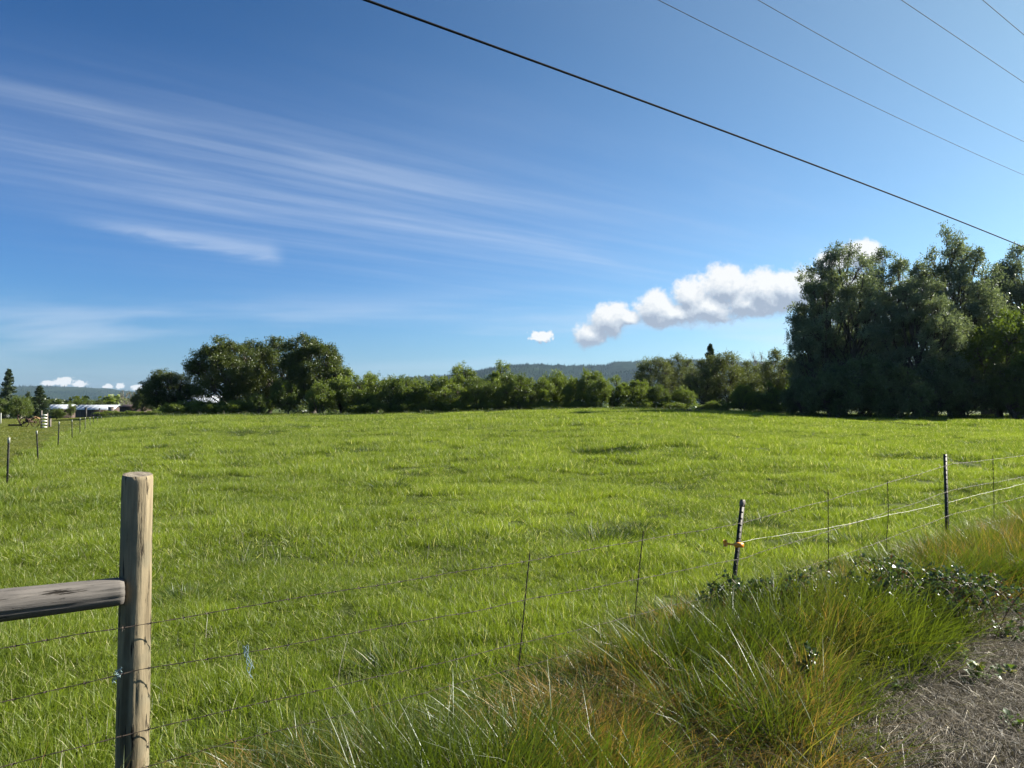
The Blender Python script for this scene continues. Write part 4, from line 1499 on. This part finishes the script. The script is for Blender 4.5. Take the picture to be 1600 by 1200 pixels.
cable('overhead_cable', 5.0, [(600, 0), (1000, 152), (1300, 262), (1598, 382)], 0.017, M['cable'], 'thick black cable crossing the sky from top centre down to the right')
GG = 'thin power lines high in the right part of the sky'
cable('power_line', 8.0, [(1053, 0), (1330, 140), (1600, 267)], 0.007, M['cable_grey'], 'thin grey power line nearest above the thick cable', GG)
cable('power_line', 8.6, [(1209, 0), (1420, 120), (1600, 213)], 0.007, M['cable_grey'], 'second thin power line above the thick cable', GG)
cable('power_line', 8.6, [(1434, 0), (1600, 115)], 0.007, M['cable_grey'], 'third thin power line above the thick cable', GG)
cable('power_line', 8.6, [(1560, 0), (1600, 35)], 0.007, M['cable_grey'], 'short thin line crossing the top right corner', GG)


# ------------------------------------------------------------------ brambles and weeds
def bramble(cx, cy, rx, ry, h, ncane, label, seed, name='bramble_bush'):
    g = np.random.default_rng(seed)
    z0 = tz(cx, cy)
    canes, leaves = MB(), MB()
    C_, D_, L_ = [], [], []
    for k in range(ncane):
        a = g.uniform(0, 6.28)
        s0 = np.array([g.normal(0, rx * 0.35), g.normal(0, ry * 0.35), 0])
        e = s0 + np.array([math.cos(a) * rx * g.uniform(.5, 1.1), math.sin(a) * ry * g.uniform(.5, 1.1), g.uniform(0.05, 0.5) * h])
        top_ = (s0 + e) / 2 + np.array([0, 0, h * g.uniform(0.9, 1.7)])
        q = np.linspace(0, 1, 14)[:, None]
        P = (1 - q) ** 2 * s0 + 2 * q * (1 - q) * top_ + q * q * e
        canes.tube(P, np.linspace(0.004, 0.0015, 14), 4, False)
        n = 26
        tt = g.uniform(0.2, 1, n)
        idx = tt * 13
        i = idx.astype(int).clip(0, 12)
        pos = P[i] + (P[i + 1] - P[i]) * (idx - i)[:, None]
        st = norm(g.normal(0, 1, (n, 3)) + np.array([0, 0, 0.4]))
        for m_ in range(3):
            dd = norm(st + g.normal(0, 0.7, (n, 3)))
            C_.append(pos + st * 0.03)
            D_.append(dd)
            L_.append(g.uniform(0.018, 0.036, n))
    c, d, L = np.concatenate(C_), np.concatenate(D_), np.concatenate(L_)
    V, f = leaf_quads(c, d, L, L * 0.7, g)
    leaves.add(V, f, np.repeat(g.uniform(0, 1, len(c)), 4))
    o = empty(name, (cx, cy, z0), label, 'bramble')
    link('canes', canes.mesh('canes', M['cane'], True), o)
    lo = link('leaves', leaves.mesh('leaves', M['bramble']), o)
    return o


def gp(px, py, h=0.0):
    d = (EYE - h) * F / (py - HOR)
    return (px - 800) / F * d, d


bx, by = gp(1190, 985, 0.1)
bramble(bx, by, 0.55, 0.22, 0.50, 42, 'bramble bush with shiny leaves around the leaning steel post', 5)
bx, by = gp(1440, 985, 0.1)
bramble(bx, by, 0.66, 0.28, 0.50, 60, 'bramble bush with pale glinting leaves below the upright steel post', 6)
bx, by = gp(1255, 1100, 0.1)
bramble(bx, by, 0.05, 0.05, 0.36, 4, 'single bramble runner trailing down to the straw', 7)
bx, by = gp(1370, 905, 0.1)
bramble(bx, by, 0.35, 0.2, 0.32, 24, 'small dark bramble spray between the two steel posts', 8)


def weed(px, py, n, L, h, label, seed):
    g = np.random.default_rng(seed)
    x, y = gp(px, py)
    b = MB()
    for k in range(n):
        a = g.uniform(0, 6.28)
        out = np.array([math.cos(a), math.sin(a), g.uniform(0.2, 1.3)])
        out /= np.linalg.norm(out)
        ln = L * g.uniform(0.5, 1.2)
        c0 = np.array([g.normal(0, L * .6), g.normal(0, L * .5), g.uniform(0, h)])
        side_ = np.cross(out, [0, 0, 1.0])
        side_ /= np.linalg.norm(side_) + 1e-6
        w = ln * 0.27
        mid = c0 + out * ln * 0.5 + np.array([0, 0, 0.0])
        tip = c0 + out * ln + np.array([0, 0, -0.25 * ln])
        up = np.cross(side_, out) * ln * 0.06
        b.tube([(0, 0, 0), c0 * 0.5 + [0, 0, 0.01], c0], 0.0015, 3, False)
        b.add([c0, mid + side_ * w + up, mid - side_ * w + up, mid, tip], [[0, 1, 3], [0, 3, 2], [1, 4, 3], [3, 4, 2]], g.uniform(0, 1))
    o = tag(link('broadleaf_weed', b.mesh('broadleaf_weed', M['weed']), None, (x, y, tz(x, y))), label, 'weed', 'broad leaved weeds in the straw')


weed(1522, 1085, 80, 0.075, 0.20, 'leafy green weed clump highest up the straw bank', 1)
weed(1560, 1072, 55, 0.07, 0.14, 'leafy weed clump right beside the highest one', 2)
weed(1490, 1062, 55, 0.065, 0.22, 'upright weed clump at the edge of the tall grass', 3)
weed(1285, 1160, 70, 0.065, 0.14, 'dark weed clump at the lower left corner of the straw', 4)
weed(1470, 1120, 26, 0.06, 0.06, 'flat little weed in the middle of the straw', 5)
weed(1585, 1150, 60, 0.065, 0.12, 'dark weed clump at the lower right corner of the straw', 6)


weed(1400, 1105, 60, 0.07, 0.12, 'weed clump touching the grass edge at the upper left of the straw', 7)
weed(1575, 1020, 70, 0.075, 0.18, 'tall leafy weed clump at the right picture edge below the brambles', 8)
weed(1400, 1175, 40, 0.06, 0.08, 'small weed clump low in the middle of the straw', 9)
weed(1330, 1110, 50, 0.06, 0.16, 'weed clump beside the bramble runner on the straw', 10)


# ------------------------------------------------------------------ farm buildings far left
def barn(px0, px1, D, ridge_py, wall_h, depth, label, roofm, wallm, name='barn', eave_drop=0.7, cat='barn', group=None, openings=()):
    x0, x1 = (px0 - 800) / F * D, (px1 - 800) / F * D
    z0 = tz((x0 + x1) / 2, D)
    ridge = EYE + (HOR - ridge_py) / F * D - z0
    L = x1 - x0
    o = empty(name, ((x0 + x1) / 2, D, z0), label, cat, group)
    e = ridge - eave_drop
    b = MB()
    b.box((0, depth / 2, e / 2 - 0.4), (L - 0.6, depth - 0.6, e + 0.8))
    for sx in (-1, 1):
        xx = sx * (L / 2 - 0.32)
        b.add([[xx, 0.3, e], [xx, depth - 0.3, e], [xx, depth / 2, ridge - 0.1]], [[0, 1, 2]])
    link('wall', b.mesh('wall', wallm), o)
    r = MB()
    t = 0.08
    for s in (0, 1):
        ya, yb_ = (0 - 0.25, depth / 2) if s == 0 else (depth + 0.25, depth / 2)
        v = [[-L / 2, ya, e - 0.05], [L / 2, ya, e - 0.05], [L / 2, yb_, ridge], [-L / 2, yb_, ridge]]
        v += [[a, b2, c + t] for a, b2, c in v]
        r.add(v, [[0, 3, 2, 1], [4, 5, 6, 7], [0, 1, 5, 4], [1, 2, 6, 5], [2, 3, 7, 6], [3, 0, 4, 7]])
    # standing seams
    for k in range(int(L / 1.2)):
        xx = -L / 2 + 0.6 + k * 1.2
        v = np.array([[xx - .03, -0.25, e + t - 0.05], [xx + .03, -0.25, e + t - .05], [xx + .03, depth / 2, ridge + t], [xx - .03, depth / 2, ridge + t]])
        v = np.vstack([v, v + [0, 0, 0.04]])
        r.add(v, [[0, 3, 2, 1], [4, 5, 6, 7], [0, 1, 5, 4], [1, 2, 6, 5], [2, 3, 7, 6], [3, 0, 4, 7]])
    link('roof', r.mesh('roof', roofm), o)
    for (fx, w, h, zb) in openings:
        d = MB()
        d.box((fx * L, 0.28, zb + h / 2), (w, 0.12, h))
        link('doorway_shade', d.mesh('doorway_shade', M['dark']), o)
    return o


BN = 'long low barns with pale roofs'
barn(69, 109, 182, 632.5, 2.0, 5, 'long low barn with pale metal roof behind the apple bush', M['roof'], M['barnwall'], group=BN, openings=[(-0.2, 1.6, 1.3, 0), (0.15, 1.6, 1.3, 0), (.35, 1.4, 1.2, 0)], eave_drop=1.05)
barn(115, 179, 178, 633, 2.0, 5, 'longer low barn with pale metal roof left of the brown shed', M['roof'], M['barnwall'], group=BN,
     openings=[(-0.40, 1.5, 1.3, 0), (-0.18, 1.5, 1.3, 0), (0.02, 1.5, 1.3, 0), (0.22, 1.5, 1.3, 0), (0.4, 1.2, 1.3, 0)], eave_drop=1.1)
barn(184, 221, 165, 632.5, 2.0, 6, 'dark brown low shed between the pale barn and the trees', M['barnwall'], M['barnwall'], name='shed', cat='shed', eave_drop=0.5)
barn(275, 340, 170, 618, 3.0, 10, 'building with a white roof seen through the dark trees', M['roof'], M['greywall'], name='farm_building', cat='building', eave_drop=1.9)
barn(-40, 5, 150, 629, 2.5, 8, 'small building with pale roof at the left picture edge', M['white'], M['greywall'], name='farm_building', cat='building', eave_drop=1.0)


def pillar(px, by, ty, w, dep, label, mat, name='gate_pillar', cat='post', group=None):
    x, d = gp(px, by)
    z = tz(x, d)
    h = EYE - (ty - HOR) / F * d - z
    b = MB()
    b.box((0, 0, h / 2 - 0.15), (w, dep, h + 0.3))
    b.box((0, 0, h + 0.03), (w * 1.15, dep * 1.15, 0.05))
    tag(link(name, b.mesh(name, mat), None, (x, d, z)), label, cat, group)


pillar(134.5, 651, 637, 0.30, 0.3, 'dark gate post in front of the long barn', M['dark'])
pillar(156, 650, 638, 0.16, 0.2, 'thin dark gate post in front of the barn end', M['dark'])
pillar(174, 649, 636, 1.0, 0.5, 'wide weathered board pillar at the field corner', M['greywall'])
pillar(2, 662, 646, 0.08, 0.08, 'short pale post at the left picture edge', M['tip'], 'pale_post')
pillar(79, 668, 655, 0.14, 0.14, 'short wooden fence post right of the white slatted stile', M['greywall'], 'fence_post', 'post')

# white slatted stile
x, d = gp(70, 670)
st = empty('slatted_stile', (x, d, tz(x, d)), 'two dark posts joined by white slats on the mown grass', 'stile', None, R(42))
for xx, h in ((-0.20, 1.45), (0.20, 1.25)):
    b = MB()
    b.box((xx, 0, h / 2 - 0.1), (0.10, 0.10, h + 0.2))
    link('post', b.mesh('post', M['greywall']), st)
for k in range(5):
    b = MB()
    b.box((0.01, -0.10, 0.12 + k * 0.24), (0.34, 0.03, 0.085))
    link('slat', b.mesh('slat', M['whiteboard']), st)

# old hay mower
x, d = gp(42, 667)
mo = empty('hay_mower', (x, d, tz(x, d)), 'old rusty hay mower with raised cutter bar resting on the mown grass', 'farm machine')


def wheel_mesh(r, w, spokes=10, cx=0, cy=0, cz=0, rim=0.035):
    b = MB()
    a = np.linspace(0, 2 * math.pi, 29)
    b.tube(np.column_stack([cx + np.cos(a) * r, np.full(29, cy), cz + np.sin(a) * r]), rim, 6, False)
    b.tube([(cx, cy - w / 2, cz), (cx, cy + w / 2, cz)], 0.07, 8)
    for k in range(spokes):
        t = k * 2 * math.pi / spokes
        b.tube([(cx, cy, cz), (cx + math.cos(t) * r, cy, cz + math.sin(t) * r)], 0.018, 4)
    return b


link('wheel', wheel_mesh(0.40, 0.2, 10, 0.05, -0.35, 0.40).mesh('wheel', M['rust'], True), mo)
link('wheel', wheel_mesh(0.40, 0.2, 10, 0.50, 0.45, 0.40).mesh('wheel', M['rust'], True), mo)
b = MB()
b.box((0.28, 0.05, 0.45), (0.5, 0.9, 0.16), 0.5)
b.box((0.15, 0.0, 0.62), (0.35, 0.3, 0.2), 0.3)
b.tube([(0.1, 0, 0.5), (-0.3, -0.1, 0.25), (-0.5, -0.1, 0.2)], 0.05, 6)
b.tube([(0.4, 0, 0.5), (0.75, 0, 0.8), (0.95, 0, 0.86)], [0.03, 0.03, 0.05], 6)
link('frame', b.mesh('frame', M['rust']), mo)
b = MB()
b.tube([(-0.45, -0.05, 0.2), (-0.68, -0.05, 0.62), (-0.80, -0.05, 1.0)], [0.06, 0.05, 0.04], 6)
b.box((-0.78, -0.05, 1.02), (0.28, 0.12, 0.06))
link('lift_lever', b.mesh('lift_lever', M['rust']), mo)
b = MB()
b.box((-0.85, -0.2, 0.16), (1.0, 0.35, 0.14), 0.05)
for k in range(9):
    b.add(np.array([[-1.3 + k * 0.11, -0.38, 0.1], [-1.24 + k * .11, -0.38, 0.1], [-1.27 + k * .11, -0.52, 0.1], [-1.27 + k * .11, -0.38, 0.14]]), [[0, 1, 3], [1, 2, 3], [2, 0, 3], [0, 2, 1]])
link('cutter_bar', b.mesh('cutter_bar', M['rust']), mo)

# sawdust heap
x, d = gp(56, 653)
b = MB()
n1, n2 = 22, 40
rr = np.linspace(0, 1, n1)[:, None]
aa = np.linspace(0, 2 * math.pi, n2, endpoint=False)[None, :]
X, Y = rr * np.cos(aa) * 1.15, rr * np.sin(aa) * 0.9
Z = 0.52 * (1 - rr ** 1.3) + 0.1 * (vnoise(X * 4 + 9, Y * 4, 3) - 0.5) * (1 - rr) - 0.03
i = np.arange(n1 - 1)[:, None] * n2
j = np.arange(n2)[None, :]
k = (j + 1) % n2
b.add(np.stack([X, Y, Z + 0 * X], -1).reshape(-1, 3), np.stack([i + j, i + n2 + j, i + n2 + k, i + k], -1).reshape(-1, 4))
tag(link('sawdust_heap', b.mesh('sawdust_heap', M['dirt'], True), None, (x, d, tz(x, d))), 'low orange brown heap on the mown grass left of the slatted stile', 'heap')


# ------------------------------------------------------------------ cars, mostly hidden
def car(x, y, z, rz, bodym, roofm, label, L=4.4, W=1.75):
    o = empty('parked_car', (x, y, z), label, 'car', None, rz)
    prof = [(-2.2, .35), (-2.22, .75), (-2.1, .95), (-1.5, 1.0), (-1.05, 1.02), (0.95, 1.0), (1.3, .95), (2.1, .82), (2.22, .6), (2.2, .35)]
    b = MB()
    n = len(prof)
    V = [[p[0] * L / 4.4, s * W / 2 * (1 if 0.3 < p[1] < .9 else .96), p[1]] for s in (-1, 1) for p in prof]
    F_ = [[i, (i + 1) % n, n + (i + 1) % n, n + i] for i in range(n)]
    b.add(V, F_)
    b.f.append(np.array([list(range(n))[::-1]]))
    b.f.append(np.array([list(range(n, 2 * n))]))
    link('body', b.mesh('body', bodym), o)
    b = MB()
    cab = [(-1.75, 1.0), (-1.2, 1.40), (0.2, 1.42), (1.0, 1.0)]
    V = [[p[0], s * (W / 2 - (0.06 if p[1] < 1.2 else .2)), p[1]] for s in (-1, 1) for p in cab]
    b.add(V, [[0, 1, 5, 4], [1, 2, 6, 5], [2, 3, 7, 6], [0, 3, 2, 1], [4, 5, 6, 7]])
    link('windows', b.mesh('windows', M['glass']), o)
    b = MB()
    b.box((-0.5, 0, 1.435), (1.45, W - 0.42, 0.05))
    link('roof', b.mesh('roof', roofm), o)
    for sx in (-1.35, 1.35):
        for sy in (-1, 1):
            b = MB()
            b.tube([(sx, sy * (W / 2 - 0.2), 0.32), (sx, sy * (W / 2 + 0.01), 0.32)], 0.32, 18)
            w = link('wheel', b.mesh('wheel', M['tyre']), o)
            b = MB()
            b.tube([(sx, sy * (W / 2 - 0.1), 0.32), (sx, sy * (W / 2 + 0.02), 0.32)], 0.19, 12)
            link('rim', b.mesh('rim', M['cargrey']), w)
    return o


x, y = (1606 - 800) / F * 96, 96
car(x, y, tz(x, y) + 0.1, R(175), M['carblue'], M['white'], 'pale blue car with white roof half hidden at the right picture edge')
x, y = (-12 - 800) / F * 120, 120
car(x, y, tz(x, y), R(10), M['cargrey'], M['white'], 'grey car with white roof under the conifer at the left picture edge')
# leaning dead trunk beside the car
x, y = (1562 - 800) / F * 82, 82
z = tz(x, y)
b = MB()
b.tube([(-0.5, 0, 0.1), (0.3, 0, 0.8), (1.0, 0, 1.5)], [0.28, 0.24, 0.14], 8)
b.tube([(0.4, 0, 0.1), (1.2, 0, 0.25), (2.2, 0, 0.1)], [0.06, 0.05, 0.04], 6)
b.tube([(1.1, 0, -0.1), (1.05, 0, 1.6)], [0.09, 0.07], 6)
tag(link('leaning_trunk', b.mesh('leaning_trunk', M['bark'], True), None, (x, y, z)), 'dark leaning dead trunk beside the blue car', 'dead tree')
# fallen branch in the field
x, y = (1077 - 800) / F * 80, 80
z = tz(x, y)
b = MB()
g = np.random.default_rng(4)
for k in range(14):
    a = g.uniform(0, 6.28)
    p = np.array([g.normal(0, .5), g.normal(0, .3), 0.05])
    e = p + np.array([math.cos(a) * g.uniform(.4, 1.2), math.sin(a) * .5, g.uniform(0, 0.45)])
    b.tube([p, (p + e) / 2 + [0, 0, .1], e], [0.07, 0.05, 0.02], 5)
tag(link('fallen_branches', b.mesh('fallen_branches', M['bark']), None, (x, y, z)), 'heap of fallen dark branches lying in the grass before the tree row', 'branches')
# mast on the hill
HAZE = True
if HAZE:
    b = MB()
    b.box((0, 4500, 156), (17500, 10400, 332))
    hz = link('haze', None)
    bpy.data.objects.remove(hz)
    m, t, out = new_mat('pale_air')
    pv = t.node('ShaderNodeVolumePrincipled')
    pv.inputs['Color'].default_value = (0.50, 0.70, 1.0, 1)
    pv.inputs['Density'].default_value = 0.000032
    pv.inputs['Anisotropy'].default_value = 0.3
    t.l.new(pv.outputs[0], out.inputs['Volume'])
    me = b.mesh('haze', m)
    hz = tag(link('haze', me), kind='stuff')
    hz['label'] = 'thin blue air haze over the whole plain'
